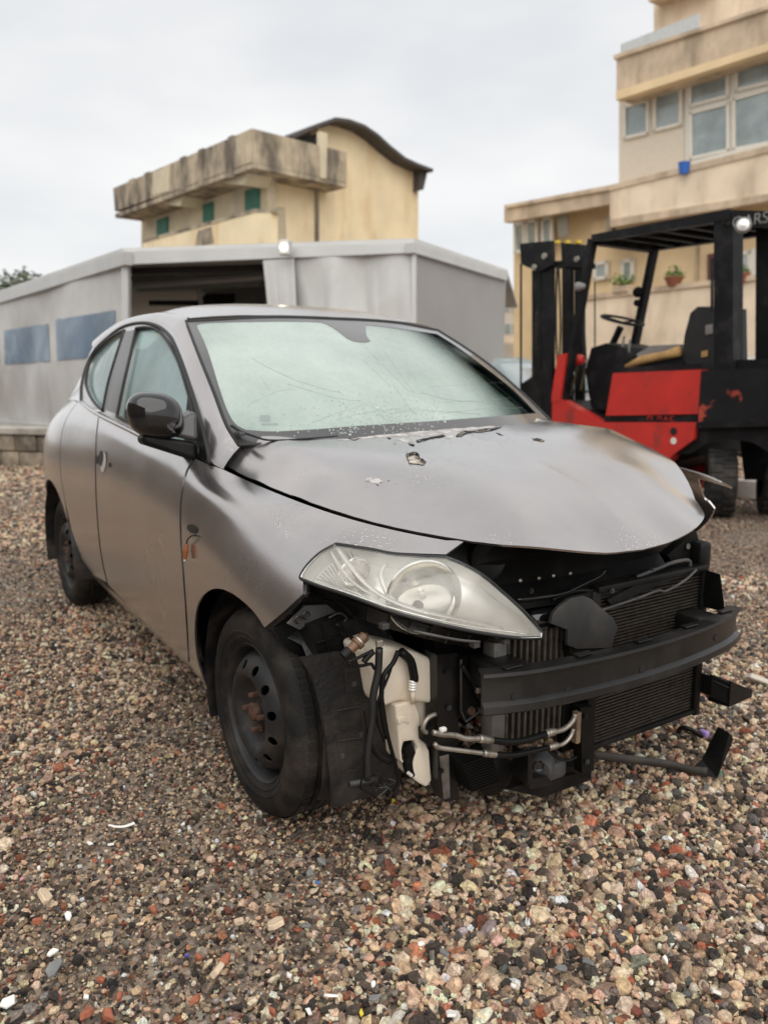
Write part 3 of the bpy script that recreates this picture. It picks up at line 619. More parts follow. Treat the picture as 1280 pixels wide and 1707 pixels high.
for s in (-1, 1):
    mesh('rear_side_filler', [(-2.84, s*.60, 1.058), (-2.9, s*.46, 1.30), (-3.02, s*.53, 1.16), (-3.14, s*.57, 1.04), (-2.5, s*.512, 1.345)], [(0, 1, 2), (0, 2, 3), (0, 4, 1)], PAINT, car)

# ---- windscreen border, tab, cracks, shattered patch
FRIT = mat('black_glass_border', (.06, .057, .057), rough=.3, var=.1, coat=1.)
in_px = segs([(328, 543), (346, 583), (367, 650), (380, 686), (393, 707), (410, 717)], [(410, 717), (455, 719.5), (532, 715.5), (609, 709.5), (712, 703), (816, 695), (893, 689)], [(893, 689), (857, 652), (816, 619), (764, 580), (728, 557)], [(728, 557), (670, 549), (609.5, 542), (506, 536.5), (403, 537), (341, 539), (328, 543)])
in_uv = WS.hit(in_px)
W_ = ws_uv.copy()
panel('windscreen_border', WS, W_, FRIT, windscreen, holes=[in_uv], step=.04, off=.0012, thick=.0008)
panel('mirror_tab', WS, WS.hit(segs([(523, 534), (545, 541), (563, 552), (577, 563), (589, 568.7), (606, 571), (617, 569)], [(617, 569), (611, 560), (609.5, 548), (609.5, 540)], [(609.5, 540), (560, 535), (523, 534)])), FRIT, windscreen, step=.03, off=.0014, thick=.0008)
rim('windscreen_seal', WS.P(W_)+WS.normal(W_)*.001, .006, RUBBER, windscreen)
CRK = mat('crack_line', (.32, .38, .35), rough=.5, var=.1)
lines = [[(419, 596), (450, 614), (496, 635), (540, 648), (568, 655)], [(434, 627), (443, 640), (450, 650)], [(490, 649), (462, 653), (439, 663), (420, 672), (413, 679)], [(604, 599), (628, 622), (651, 645)], [(604, 575), (640, 610), (682, 652)],
 [(640, 585), (668, 625), (690, 655)], [(560, 700), (600, 690), (640, 683), (700, 680)], [(700, 655), (760, 668), (830, 672)], [(715, 645), (790, 640), (850, 637)], [(730, 690), (800, 682), (870, 680)], [(740, 670), (790, 668), (850, 664)],
 [(520, 705), (545, 695), (590, 680), (610, 672)], [(650, 690), (690, 684), (740, 686), (800, 690)], [(655, 640), (672, 665), (690, 690)], [(480, 640), (520, 652), (560, 664), (600, 668)]]
for L in lines:
    P = crv(L, 4)+rng.normal(0, .35, (len(crv(L, 4)), 2)); uv = WS.hit(P); Q = WS.P(uv)+WS.normal(uv)*.0004
    MB().tube(Q, rng.uniform(.0002, .0004), 4).build('glass_crack', CRK, windscreen, 180)
SHARD = mat('crushed_glass', (.70, .78, .75), rough=.12, var=.3, vs=200, coat=.5)
mbs = MB()
for i in range(420):
    p = np.array([rng.normal(650, 52), rng.normal(688, 17)]) if i < 330 else np.array([rng.normal(600, 60), rng.normal(717, 6)])
    if p[1] > 729 or p[1] < 640: continue
    uv = WS.hit([p]); X = WS.P(uv)[0]; N = WS.normal(uv)[0]; s = rng.uniform(.0012, .0042)*(1 if rng.random() < .85 else 1.6)
    e1 = np.cross(N, rng.normal(size=3)); e1 /= np.linalg.norm(e1); e2 = np.cross(N, e1)
    mbs.add([X+e1*s+N*.001, X-e1*s*.5+e2*s*.8+N*.001, X-e1*s*.6-e2*s*.7+N*.001, X+N*(.002+s*.8)], [(0, 1, 3), (1, 2, 3), (2, 0, 3)])
o = mbs.build('shattered_glass', SHARD, windscreen); o['kind'] = 'stuff'
CLR = mat('white_sticker_print', (.25, .30, .29), rough=.4, var=.05)
for px in [(442, 697, 9, 5), (450, 707, 14, 1.6)]:
    u, v, a, b = px; panel('glass_mark', WS, WS.hit([(u-a, v-b), (u+a, v-b*.9), (u+a, v+b*1.1), (u-a, v+b)]), CLR, windscreen, step=.03, off=.0007, thick=.0003)
# cowl strip between glass and bonnet
cw = np.array([(-.37, -.655, .945), (-.33, -.60, .952), (-.26, -.5, .966), (-.22, -.4, .975), (-.185, -.3, .981), (-.165, -.15, .985), (-.16, 0, .987)]); cw = np.vstack([cw, (cw*[1, -1, 1])[::-1][1:]])
V = np.vstack([cw+[.03, 0, -.05], cw+[-.02, 0, -.016], cw+[-.09, 0, -.012], cw+[-.13, 0, -.06]]); n_ = len(cw)
mesh('cowl_panel', V, [(r*n_+i, r*n_+i+1, (r+1)*n_+i+1, (r+1)*n_+i) for r in range(3) for i in range(n_-1)], GREYPL, car, 60)
# wiper
wp = WS.hit3(crv([(384, 717), (398, 726), (420, 734), (446, 741), (500, 739), (560, 734)], 4))+np.array([.012, 0, .014])
wi = MB().tube(wp, np.linspace(.007, .003, len(wp)), 6, flat=.6).build('wiper', BLACK, car, 60)
MB().box(WS.hit3([(396, 729)])[0]+[.02, 0, .012], (.045, .02, .012), None, .004).build('wiper_pivot', GREYPL, wi, 40)

# ---- door mirror (right side only; the other is gone)
mir_ = empty('side_mirror', (-.53, -.85, 1.068), 0, car)
V = []; nu, nv = 28, 18
def sg(x, p): return math.copysign(abs(x)**p, x)
for i in range(nv+1):
    ph = -math.pi/2+math.pi*i/nv
    for j in range(nu):
        th = 2*math.pi*j/nu; cx = sg(math.cos(ph), .75)
        x = .075*cx*sg(math.cos(th), .8); y = .084*cx*sg(math.sin(th), .8); z = .070*sg(math.sin(ph), .75)
        if x < 0: x *= .35
        y *= 1+.10*(z/.068)*-1*(1 if y > 0 else -.2); z2 = z+.012*(y/.098)*(-1)*0-.010*(y/.098)
        V.append((x, y, z2))
F = [(i*nu+j, i*nu+(j+1) % nu, (i+1)*nu+(j+1) % nu, (i+1)*nu+j) for i in range(nv) for j in range(nu)]
h = mesh('mirror_housing', V, F, BLACKG, mir_, 180, rot=(0, 0, R(-12)))
MB().lathe([(.0, -.0285), (.07, -.0285), (.072, -.026)], (0, 0, 0), (1, 0, 0), 24).build('mirror_glass', CHROME, mir_, 40).scale = (1, 1.2, .8)
ms = MB(); ms.hexa([(.02, -.05, -.085), (-.05, -.05, -.085), (-.03, .110, -.145), (.055, .110, -.145), (.025, -.045, -.055), (-.045, -.045, -.055), (-.03, .110, -.085), (.05, .110, -.085)]).build('mirror_arm', BLACK, mir_, 30).modifiers.new('b', 'BEVEL').width = .014
MB().hexa([(.03, .03, -.062), (-.02, .03, -.062), (-.02, .115, -.075), (.06, .115, -.085), (.02, .03, -.03), (-.02, .03, -.03), (-.05, .125, .02), (.035, .122, .01)]).build('mirror_foot', PILL, mir_, 30).modifiers.new('b', 'BEVEL').width = .018
tri = GH.hit([(352, 771), (345, 742), (331, 690), (317, 644), (314, 668), (311, 700), (309, 730), (309, 752), (330, 763)])
panel('mirror_corner_cover', GH, tri, BLACK, mir_, step=.03, off=.004, thick=.004).location = -np.array([-.53, -.85, 1.068])

for _o in mir_.children:
    for _m in _o.modifiers: _m.segments = 4
# ---- missing door handle (bright recess), missing indicator with its bulb on a wire
def patch(name, px, a, b, rot, m, parent, S=SIDE, depth=0., lift=.0015, n=20, rings=4):
    uv = S.hit([px]); X = S.P(uv)[0]; N = S.normal(uv)[0]; e1 = np.array([1., 0, 0])-N*N[0]; e1 /= np.linalg.norm(e1); e2 = np.cross(N, e1)
    c, s = math.cos(rot), math.sin(rot); e1, e2 = c*e1+s*e2, -s*e1+c*e2
    V = []; 
    for r in range(rings+1):
        t = r/rings
        V += [X+N*(lift-depth*(1-t*t))+t*(a*math.cos(2*math.pi*j/n)*e1+b*math.sin(2*math.pi*j/n)*e2) for j in range(n)]
    F = [(r*n+j, r*n+(j+1) % n, (r+1)*n+(j+1) % n, (r+1)*n+j) for r in range(rings) for j in range(n)]
    return MB().add(V, F).build(name, m, parent, 180)
SILV = mat('bright_bare_metal', (.72, .71, .70), rough=.35, metal=.4, var=.1, vs=40)
hr = patch('handle_recess', (173, 770), .040, .042, 0, SILV, car, lift=.002, depth=-.004)
patch('handle_cavity', (171.5, 764), .033, .032, .2, STEEL, hr, lift=.007)
patch('handle_hole', (163.5, 766), .017, .019, .1, RUBBER, hr, lift=.003)
patch('handle_hole', (184, 775), .012, .010, .1, RUBBER, hr, lift=.003)
ir = patch('indicator_hole', (320, 882), .046, .015, 0., ALU, car, lift=.0016)
patch('indicator_hole_dark', (321.5, 881.5), .041, .0122, 0., RUBBER, ir, lift=.0025)
pb = SIDE.hit3([(327, 893)])[0]; q0 = pb+[0, -.012, 0]; q1 = at(311, 907, 1, q0[1]-.004); q2 = at(308, 932, 1, q0[1]-.012)
bulb = empty('hanging_bulb', q1, 0, car)
MB().tube(crv([pb-q1, q0-q1+[0, 0, .001], (q0-q1)*.5+[0, -.004, .003], (0, 0, 0)], 5), .0022, 6).build('bulb_wire', BLACK, bulb, 180)
d = q2-q1; MB().lathe([(.0, 0), (.006, 0), (.0075, .008), (.0075, .018), (.0095, .019), (.0095, .023), (.007, .024), (.0075, .034), (.006, .044), (0, .046)], (0, 0, 0), d, 12).build('bulb_socket', AMBER, bulb, 40)
MB().lathe([(.0, .0455), (.003, .046), (.003, .050), (0, .051)], (0, 0, 0), d, 8).build('bulb_tip', WHITEP, bulb, 40)

# ---- wheels
class Disc(Surf):
    pr_ = np.array([(0, -.004), (.025, -.006), (.034, -.014), (.06, -.017), (.075, -.013), (.090, .002), (.102, .014), (.112, .018), (.121, .015), (.137, .006), (.15, -.006), (.160, -.020), (.168, -.036), (.175, -.046)])
    def __init__(s):
        s.W, s.M2 = nat_spline(s.pr_[:, 0], s.pr_[:, 1])
    def P(s, uv):
        uv = np.atleast_2d(uv); r = np.linalg.norm(uv, axis=1); i, a, b, c, d = s.W(r); h = a*s.pr_[i, 1]+b*s.pr_[i+1, 1]+c*s.M2[i]+d*s.M2[i+1]
        return np.stack([uv[:, 0], -h, uv[:, 1]], 1)
DS = Disc(); DS.sgn = 1.; DS.sgn = 1. if DS.normal(np.array([[.05, .05]]))[0][1] < 0 else -1.
def circ(cx, cy, r, n): return np.array([(cx+r*math.cos(2*math.pi*i/n), cy+r*math.sin(2*math.pi*i/n)) for i in range(n)])
def make_wheel():
    wb = empty('wheel')
    # local: y = 0 is the outer rim plane, outward is -y
    prof = [(.184, -.012), (.186, -.004), (.193, .002), (.205, .008), (.2065, .0098), (.2085, .0098), (.210, .0088), (.222, .0135), (.2235, .0152), (.2255, .0152), (.227, .0142), (.240, .016), (.256, .014), (.268, .008), (.276, -.001), (.282, -.012), (.2855, -.026), (.287, -.040), (.280, -.042), (.280, -.048), (.2875, -.050), (.288, -.066), (.281, -.068), (.281, -.075), (.288, -.077), (.288, -.094), (.281, -.096), (.281, -.102), (.287, -.104), (.2855, -.118), (.282, -.132), (.274, -.146), (.262, -.155), (.24, -.159), (.21, -.152), (.186, -.14)]
    ty = MB().lathe(prof, (0, 0, 0), (0, -1, 0), 72).build('tyre', TYRE, wb, 40)
    lug = MB()
    for k in range(60):
        a = 2*math.pi*k/60
        for (h0, sk) in ((-.030, .05), (-.112, -.05)):
            c = np.array([math.cos(a+sk)*.2868, -h0, math.sin(a+sk)*.2868]); t = np.array([-math.sin(a), 0, math.cos(a)]); n_ = np.array([math.cos(a), 0, math.sin(a)])
            lug.box(c, (.019, .024, .0022), np.stack([t, [0, 1, 0], n_], 1))
    lg = lug.build('tread_blocks', TYRE, wb); lg['kind'] = 'stuff'
    rm = MB().lathe([(.182, -.010), (.187, -.001), (.190, .003), (.1915, .001), (.190, -.004), (.183, -.006), (.179, -.014), (.176, -.026), (.170, -.034), (.168, -.060), (.160, -.10), (.165, -.145), (.185, -.15)], (0, 0, 0), (0, -1, 0), 56).build('rim', RIM, wb, 35)
    holes = [circ(.132*math.cos(2*math.pi*k/12+.2), .132*math.sin(2*math.pi*k/12+.2), .0128, 12) for k in range(12)]
    panel('rim_disc', DS, circ(0, 0, .168, 48), RIM, wb, holes=holes, step=.012, thick=.004)
    MB().lathe([(0, .012), (.012, .012), (.020, .010), (.025, .002), (.026, -.014)], (0, 0, 0), (0, -1, 0), 20).build('hub_cap', RUST, wb, 40)
    for k in range(4):
        a = 2*math.pi*k/4+.5; c = (.049*math.cos(a), .0165, .049*math.sin(a))
        MB().lathe([(.011, 0), (.011, .005), (.0080, .007), (.0080, .026), (.0065, .030), (0, .030)], c, (0, -1, 0), 6).build('wheel_bolt', RUST, wb, 30)
    MB().lathe([(0, -.09), (.15, -.09), (.155, -.11), (0, -.11)], (0, 0, 0), (0, -1, 0), 32).build('brake_drum', DARK, wb, 40)
    return wb
wheel = make_wheel(); wheel.parent = car; wheel.location = (0, -.7805, .284); wheel.rotation_euler = (0, R(25), 0)
for x, s, a in ((0, 1, 10), (-2.388, -1, 40), (-2.388, 1, 70)):
    c = copy_tree(wheel, car); c.location = (x, s*.7805 if x == 0 else s*.777, .283)
    c.rotation_euler = (0, R(a), 0) if s < 0 else (0, R(a), R(180))
# wheel-arch liners, underbody and dark engine mass behind the grille opening
for (cx, r0, a0, a1) in ((0, .335, -28, 205), (-2.388, .36, -15, 200)):
    for s in (-1, 1):
        if cx == 0 and s > 0: a0 = 75
        V = []; n_ = 26; ys = [.822 if cx < -1 else .80, .76, .70, .62, .54, .50]
        for i in range(n_):
            a = R(a0+(a1-a0)*i/(n_-1))
            for y in ys:
                rr = r0-(.012 if y > .79 else 0)+.004*math.sin(i*2.1); V.append((cx+rr*math.cos(a), s*y*(1 if (cx < -1 or math.cos(a) < .6) else .93 if y > .7 else 1), .30+rr*math.sin(a)))
        k = len(ys); F = [(i*k+j, i*k+j+1, (i+1)*k+j+1, (i+1)*k+j) for i in range(n_-1) for j in range(k-1)]
        ln = mesh('wheel_arch_liner', V, F, MUD, car, 50)
        MB().prism([(cx+r0*math.cos(t), s*.5, .30+r0*math.sin(t)) for t in np.linspace(R(a0), R(a1), 24)], (0, s, 0), .01).build('liner_back', DARK, ln)
MB().box((-1.35, 0, .27), (3.0, 1.0, .16), None, .02).build('underbody', DARK, car)
MB().box((-1.2, 0, .23), (1.3, 1.42, .08), None, .02).build('floor_pan', DARK, car)
MB().box((.02, 0, .52), (.56, .80, .42), None, .06).build('engine_block', DARK, car)
MB().box((-2.75, 0, .42), (.6, 1.0, .35), None, .05).build('rear_floor', DARK, car)
for s in (-1, 1): MB().tube([(-2.388, s*.6, .28), (-2.388, s*.1, .26)], .03, 10).build('axle', DARK, car, 60); MB().tube([(0, s*.66, .28), (0, s*.2, .26)], .02, 10).build('drive_shaft', DARK, car, 60)
# cabin seen faintly through the fogged glass
SEATM = mat('cabin_fabric', (.09, .085, .08), rough=.9)
MB().box((-.58, 0, .86), (.5, 1.30, .22), None, .08).build('dashboard', BLACK, car, 60)
for s in (-1, 1):
    st = MB().box((-1.35, s*.36, .58), (.5, .48, .18), None, .06).build('seat', SEATM, car, 60)
    MB().box((-1.62, s*.36, .88), (.14, .46, .55), Matrix.Rotation(R(-14), 3, 'Y'), .06).build('backrest', SEATM, st, 60)
    MB().box((-1.70, s*.36, 1.22), (.10, .26, .18), None, .04).build('headrest', SEATM, st, 60)
# ================================================================== exposed front end
def fx(pts, x): return np.array([at(u, v, 0, x) for u, v in pts])
def plate(name, pts, x, t, m, parent=car, ch=None):
    P = fx(pts, x); return MB().prism(P, (-1, 0, 0), t).build(name, m, parent)
# ---- headlight
hb = [(503, 964, None), (535, 921, None), (560, 907, None), (617, 915, None), (652, 922, None), (700, 925, None), (743, 928, None), (806, 960, -.440), (841, 990, -.390), (875, 1022, -.345), (902, 1060, -.308),
      (858, 1063, -.372), (789, 1053, -.480), (720, 1038, -.575), (652, 1019, -.650), (583, 993, -.705), (531, 976, -.738)]
HB = []
for u, v, y in hb:
    HB.append(SIDE.hit3([(u, v)])[0] if y is None else at(u, v, 1, y))
HB = np.array(HB)
H0 = TPS((.42, -.58, .70), (.37, .44, -.12), (-.2, .1, 1), HB, lam=1e-4).prep(np.linspace(-.4, .4, 40), np.linspace(-.25, .25, 30), (.7, -.7, .1))
ip = [(600, 950), (660, 965), (720, 985), (780, 1005), (830, 1030), (720, 950), (620, 980)]
q = H0.hit(ip); IP = H0.P(q)+H0.normal(q)*np.array([.012, .017, .018, .015, .008, .013, .011])[:, None]
HLS = TPS((.42, -.58, .70), (.37, .44, -.12), (-.2, .1, 1), np.vstack([HB, IP]), lam=1e-4).prep(np.linspace(-.4, .4, 60), np.linspace(-.25, .25, 40), (.7, -.7, .1))
hl_px = segs([(505, 966), (502, 960), (514, 941), (535, 921), (560, 907)], [(560, 907), (617, 915), (652, 922), (686, 925), (743, 928)], [(743, 928), (772, 940), (806, 960), (841, 990), (875, 1022), (902, 1054)], [(902, 1054), (902, 1063)], [(902, 1063), (858, 1063), (789, 1053), (720, 1038), (652, 1019), (583, 993), (531, 976), (505, 966)])
hl_uv = HLS.hit(hl_px)
lamp = empty('headlight', (0, 0, 0), 0, car)
BOWL = mat('lamp_bowl', (.92, .91, .875), rough=.33, metal=.6, var=.05, vs=10)
panel('headlight_lens', HLS, hl_uv, LENS, lamp, step=.022, thick=.0)
cc = hl_uv.mean(0)
panel('headlight_bowl', HLS, cc+(hl_uv-cc)*.985, BOWL, lamp, step=.03, off=-.050, thick=.004)
# side wall between lens edge and bowl
E1 = HLS.P(hl_uv); E2 = HLS.P(cc+(hl_uv-cc)*.985)-HLS.normal(hl_uv)*.05; n_ = len(E1)
MB().add(np.vstack([E1, E2]), [(i, (i+1) % n_, (i+1) % n_+n_, i+n_) for i in range(n_)]).build('headlight_wall', CREAM, lamp, 60)
MB().add(np.vstack([E1-HLS.normal(hl_uv)*.004+(E1-E1.mean(0))*.006, E2-HLS.normal(hl_uv)*.06+(E2-E2.mean(0))*.03]), [(i, (i+1) % n_, (i+1) % n_+n_, i+n_) for i in range(n_)]).build('headlight_shell', BLACK, lamp, 60)
rim('headlight_gasket', E1+(E1-E1.mean(0))*.008-HLS.normal(hl_uv)*.003, .005, RUBBER, lamp, n=6)
rim('lens_edge', E1+HLS.normal(hl_uv)*-.001, .0028, CREAM, lamp, n=5)
LX = np.array([.93, -.36, -.05]); LX /= np.linalg.norm(LX)
pc = HLS.hit3([(706, 982)])[0]-HLS.normal(HLS.hit([(706, 982)]))[0]*.046
rf = MB().lathe([(.0, -.01), (.03, -.008), (.055, .0), (.074, .014), (.084, .030), (.086, .034), (.089, .030), (.086, .02)], pc-LX*.012, LX, 40).build('reflector', CHROME, lamp, 60)
GLASSY = mat('projector_glass', (.88, .85, .80), rough=.2, metal=.5, var=.04, coat=1)
MB().lathe([(.074, .0), (.073, .010), (.066, .017), (.05, .022), (.026, .025), (.0, .026)], pc-LX*.002, LX, 36).build('projector_lens', LENS, lamp, 180)
MB().lathe([(.0, .016), (.006, .015), (.0075, .006), (.0075, -.01), (.012, -.012)], pc, LX, 14).build('headlamp_bulb', GLASSY, lamp, 60)
DK = mat('lamp_dark_detail', (.16, .13, .10), rough=.4, var=.2)
MB().lathe([(.0, 0), (.010, 0), (.012, .012), (.006, .02), (0, .02)], pc+LX*.020+np.array([0, -.02, -.012]), LX, 12).build('bulb_shade', DK, lamp, 40)
c2_ = HLS.hit([(585, 945)]); p2_ = HLS.P(c2_)[0]-HLS.normal(c2_)[0]*.040; N2 = HLS.normal(c2_)[0]
MB().lathe([(.0, 0), (.018, .002), (.034, .010), (.040, .020), (.042, .020)], p2_, N2, 28).build('indicator_reflector', CHROME, lamp, 60)
MB().lathe([(.0, .03), (.006, .028), (.008, .018), (.008, .0)], p2_, N2, 12).build('indicator_bulb', AMBER, lamp, 60)
for pxs, rr, of in (([(562, 912), (585, 945), (612, 975), (650, 1000), (700, 1018), (760, 1032), (840, 1050)], .0065, .006), ([(549, 915), (566, 945), (590, 972), (630, 997)], .004, .010), ([(640, 930), (632, 950), (642, 985), (660, 1006)], .006, .02), ([(530, 972), (580, 988), (650, 1012), (720, 1031), (790, 1045), (880, 1057)], .0035, .003)):
    uv = HLS.hit(crv(pxs, 5)); MB().tube(HLS.P(uv)-HLS.normal(uv)*of, rr, 8, flat=.6).build('lamp_trim', CREAM, lamp, 180)
for k in range(9):
    uv = HLS.hit(crv([(520+k*5, 960-k*5), (534+k*6, 964+k*1.5), (548+k*7, 970+k*3)], 3)); MB().tube(HLS.P(uv)-HLS.normal(uv)*.022, .0018, 5).build('indicator_rib', CHROME, lamp, 180)
# ribbed carrier under the headlight
low = [(510, 972), (531, 981), (583, 999), (652, 1025), (720, 1044), (789, 1059), (850, 1068)]
car_ = empty('headlight_carrier', (0, 0, 0), 0, car)
up3 = HLS.hit3(crv(low, 4))-np.array([.02, -.005, .004]); dn3 = np.array([p+np.array([-.05, .02, -.048*(1 if 8 < i < 21 else .6)]) for i, p in enumerate(up3)])
k = len(up3); V = np.vstack([up3, dn3, dn3+[-.06, .03, 0]]); MB().add(V, [(r*k+i, r*k+i+1, (r+1)*k+i+1, (r+1)*k+i) for r in range(2) for i in range(k-1)]).build('carrier_strip', BLACK, car_, 40)
for i in range(2, k-2, 2):
    MB().hexa([up3[i]+[.006, 0, 0], up3[i]+[.006, .006, 0], up3[i]+[-.03, .012, -.002], up3[i]+[-.03, .006, -.002], dn3[i]+[.012, 0, 0], dn3[i]+[.012, .006, 0], dn3[i]+[-.02, .012, 0], dn3[i]+[-.02, .006, 0]]).build('carrier_rib', BLACK, car_)
for px in [(648, 1047), (800, 1078), (850, 1072)]:
    c = HLS.hit3([px])[0]+[-.02, 0, 0]; MB().box(c, (.02, .018, .014), None, .002).build('clip', GREYPL, car_)
MB().tube(HLS.hit3(crv([(690, 1048), (760, 1062), (800, 1066)], 3))+[.004, -.004, -.004], .0035, 6).build('carrier_edge', GREYPL, car_, 180)

# fender front edge bracket and inner wing pieces
MB().sweep([(-.012, -.004), (.012, -.004), (.012, .004), (-.012, .004)], SIDE.hit3(crv([(444, 1046), (470, 1026), (502, 993), (506, 974)], 4))+[-.006, .01, 0], (0, -1, .2)).build('fender_edge_bracket', BLACKG, car)
plate('inner_wing', [(455, 1050), (505, 992), (560, 1003), (600, 1040), (590, 1110), (520, 1100), (480, 1082)], .20, .02, DARK)
plate('wing_bracket', [(480, 1040), (508, 1010), (545, 1008), (560, 1020), (520, 1035), (500, 1050)], .25, .008, GREYPL)
for px in ((497, 1033), (510, 1026)): MB().lathe([(.009, 0), (.011, .002), (.009, .004), (.006, .003)], at(*px, 0, .259), (1, 0, 0), 14).build('washer', STEEL, car, 40)
ab = MB(); P = fx([(517, 1045), (560, 1030), (578, 1090), (535, 1110)], .28); ab.prism(P, (-1, 0, 0), .10); abx = ab.build('air_box', BLACK, car)
for a, b in (((527, 1072), (568, 1060)), ((536, 1040), (554, 1102))): MB().tube([at(*a, 0, .284), at(*b, 0, .284)], .003, 4).build('air_box_rib', BLACK, abx)
MB().tube(fx(crv([(548, 1030), (565, 1022), (578, 1030), (573, 1036)], 4), .29), .002, 6).build('retaining_wire', GREYPL, car, 180)
# liner skirt hanging in front of the wheel
sk = MB().add(fx([(498, 1095), (560, 1085), (640, 1085), (655, 1200), (660, 1312), (600, 1330), (552, 1346), (549, 1300), (538, 1200), (520, 1130)], .335), [tuple(range(10))]).build('liner_skirt', MUD, car)
sk.modifiers.new('t', 'SOLIDIFY').thickness = .006
for a, b in (((590, 1175), (640, 1155)), ((575, 1215), (638, 1190)), ((560, 1290), (650, 1270))): MB().tube([at(*a, 0, .338), at(*b, 0, .338)], .003, 5).build('skirt_rib', BLACK, sk)
MB().tube([at(583, 1307, 0, .345), at(628, 1298, 0, .345)], .008, 8).build('pale_rod', GREYPL, car, 180)

# ---- washer tank (right, behind the lamp)
tank = empty('washer_tank', (0, 0, 0), 0, car)
tb = MB(); XT = .37
def tpoly(name, pts, x, t, m=TANK, par=tank, ch=.012):
    P = fx(pts, x); bm = bmesh.new(); vs = [bm.verts.new(p) for p in P]; f = bm.faces.new(vs)
    r = bmesh.ops.extrude_face_region(bm, geom=[f]); nv = [g for g in r['geom'] if isinstance(g, bmesh.types.BMVert)]
    for v in nv: v.co.x -= t
    bmesh.ops.recalc_face_normals(bm, faces=bm.faces); bmesh.ops.bevel(bm, geom=list(bm.edges), offset=ch, segments=3, affect='EDGES', profile=.5)
    me = bpy.data.meshes.new(name); bm.to_mesh(me); bm.free(); me.materials.append(m); me.polygons.foreach_set('use_smooth', [True]*len(me.polygons)); me.set_sharp_from_angle(angle=R(50))
    o = bpy.data.objects.new(name, me); col.objects.link(o); o.parent = par; return o
tpoly('tank_upper', [(610, 1088), (640, 1076), (690, 1086), (724, 1100), (727, 1175), (700, 1172), (666, 1170), (640, 1180), (629, 1172), (622, 1130)], .40, .12)
tpoly('tank_back', [(672, 1165), (728, 1152), (730, 1300), (712, 1312), (690, 1230)], .365, .06, ch=.006)
tpoly('tank_lower', [(659, 1176), (690, 1168), (700, 1190), (703, 1225), (716, 1252), (720, 1302), (711, 1313), (698, 1306), (685, 1295), (690, 1262), (697, 1248), (690, 1235), (674, 1237), (672, 1250), (674, 1275), (668, 1270), (663, 1215)], .405, .07, ch=.006)
tpoly('tank_rib', [(664, 1210), (672, 1204), (682, 1208), (684, 1200), (672, 1194), (663, 1198)], .408, .01, ch=.003)
MB().tube(fx(crv([(676, 1240), (682, 1255), (679, 1272), (684, 1292)], 4), .395), [.016]*5+[.013]*8, 10).build('washer_pump', BLACK, tank, 60)
MB().tube([at(680, 1288, 0, .41), at(686, 1293, 0, .41)], .0045, 8).build('pump_nozzle', WHITEP, tank, 60)
MB().tube(fx(crv([(668, 1086), (684, 1102), (690, 1128), (690, 1135)], 4), .425), .011, 10).build('filler_hose', BLACK, tank, 180)
for i in range(4): MB().lathe([(.008, 0), (.0105, .003), (.008, .006)], at(688, 1133+i*4.5, 0, .425), (0, 0, -1), 12).build('hose_collar', CREAM, tank, 60)
MB().tube([at(688, 1148, 0, .42), at(688, 1172, 0, .412)], .006, 8).build('filler_stub', TANK, tank, 180)
MB().tube(fx(crv([(726, 1190), (712, 1198), (705, 1214), (711, 1222)], 4), .43), .006, 8).build('drain_pipe', ALU, tank, 180)
plate('pump_cover', [(705, 1216), (722, 1208), (726, 1232), (716, 1245), (706, 1236)], .43, .02, BLACK, tank)

# ---- wiring on the right
W_L = [([(632, 1080), (630, 1120), (622, 1160), (620, 1200), (613, 1250), (612, 1300)], .009), ([(664, 1085), (655, 1105), (640, 1125), (636, 1150), (637, 1190), (645, 1230)], .006), ([(636, 1160), (640, 1190), (646, 1225), (655, 1260), (664, 1300), (655, 1330)], .005),
       ([(580, 1104), (600, 1095), (622, 1084)], .004), ([(580, 1106), (600, 1110), (618, 1107), (624, 1115)], .004), ([(622, 1086), (612, 1096), (606, 1104)], .007), ([(615, 1215), (618, 1240), (632, 1262), (650, 1272)], .006), ([(606, 1180), (610, 1215), (606, 1280), (601, 1312), (608, 1318), (628, 1330)], .0025), ([(656, 1100), (648, 1125), (642, 1140), (630, 1170), (628, 1200), (640, 1235)], .0035)]
for pts, r_ in W_L: MB().tube(fx(crv(pts, 5), .435), r_, 8).build('wiring', BLACK if r_ < .008 else RUBBER, car, 180)
cn = empty('wiring_connector', at(598, 1070, 0, .40), 0, car)
dv = at(612, 1058, 0, .40)-at(578, 1090, 0, .40); L_ = np.linalg.norm(dv)
BRN = mat('brown_connector', (.16, .085, .045), rough=.5, var=.2)
MB().lathe([(0, -.028), (.010, -.028), (.012, -.01), (.016, -.008), (.016, .004), (.013, .006), (.013, .02), (.009, .022), (0, .03)], (0, 0, 0), dv, 14).build('connector_body', BRN, cn, 40)
MB().lathe([(.017, -.001), (.0172, .001), (.017, .003)], (0, 0, 0), dv, 14).build('connector_ring', ALU, cn, 60)
MB().lathe([(0, -.05), (.012, -.05), (.013, -.03), (.009, -.028)], (0, 0, 0), dv, 10).build('connector_boot', BLACK, cn, 40)
MB().box(at(632, 1072, 0, .44), (.012, .016, .016), None, .002).build('terminal', ALU, car)
for k in range(7):
    a = at(648-k*3, 1298+k*2.5, 0, .40); MB().tube(crv([a, a+rng.normal(0, .012, 3), a+rng.normal(0, .018, 3)], 4), .0016, 5).build('loose_wire_end', [GREYPL, BLACK, STEEL][k % 3], car, 180)

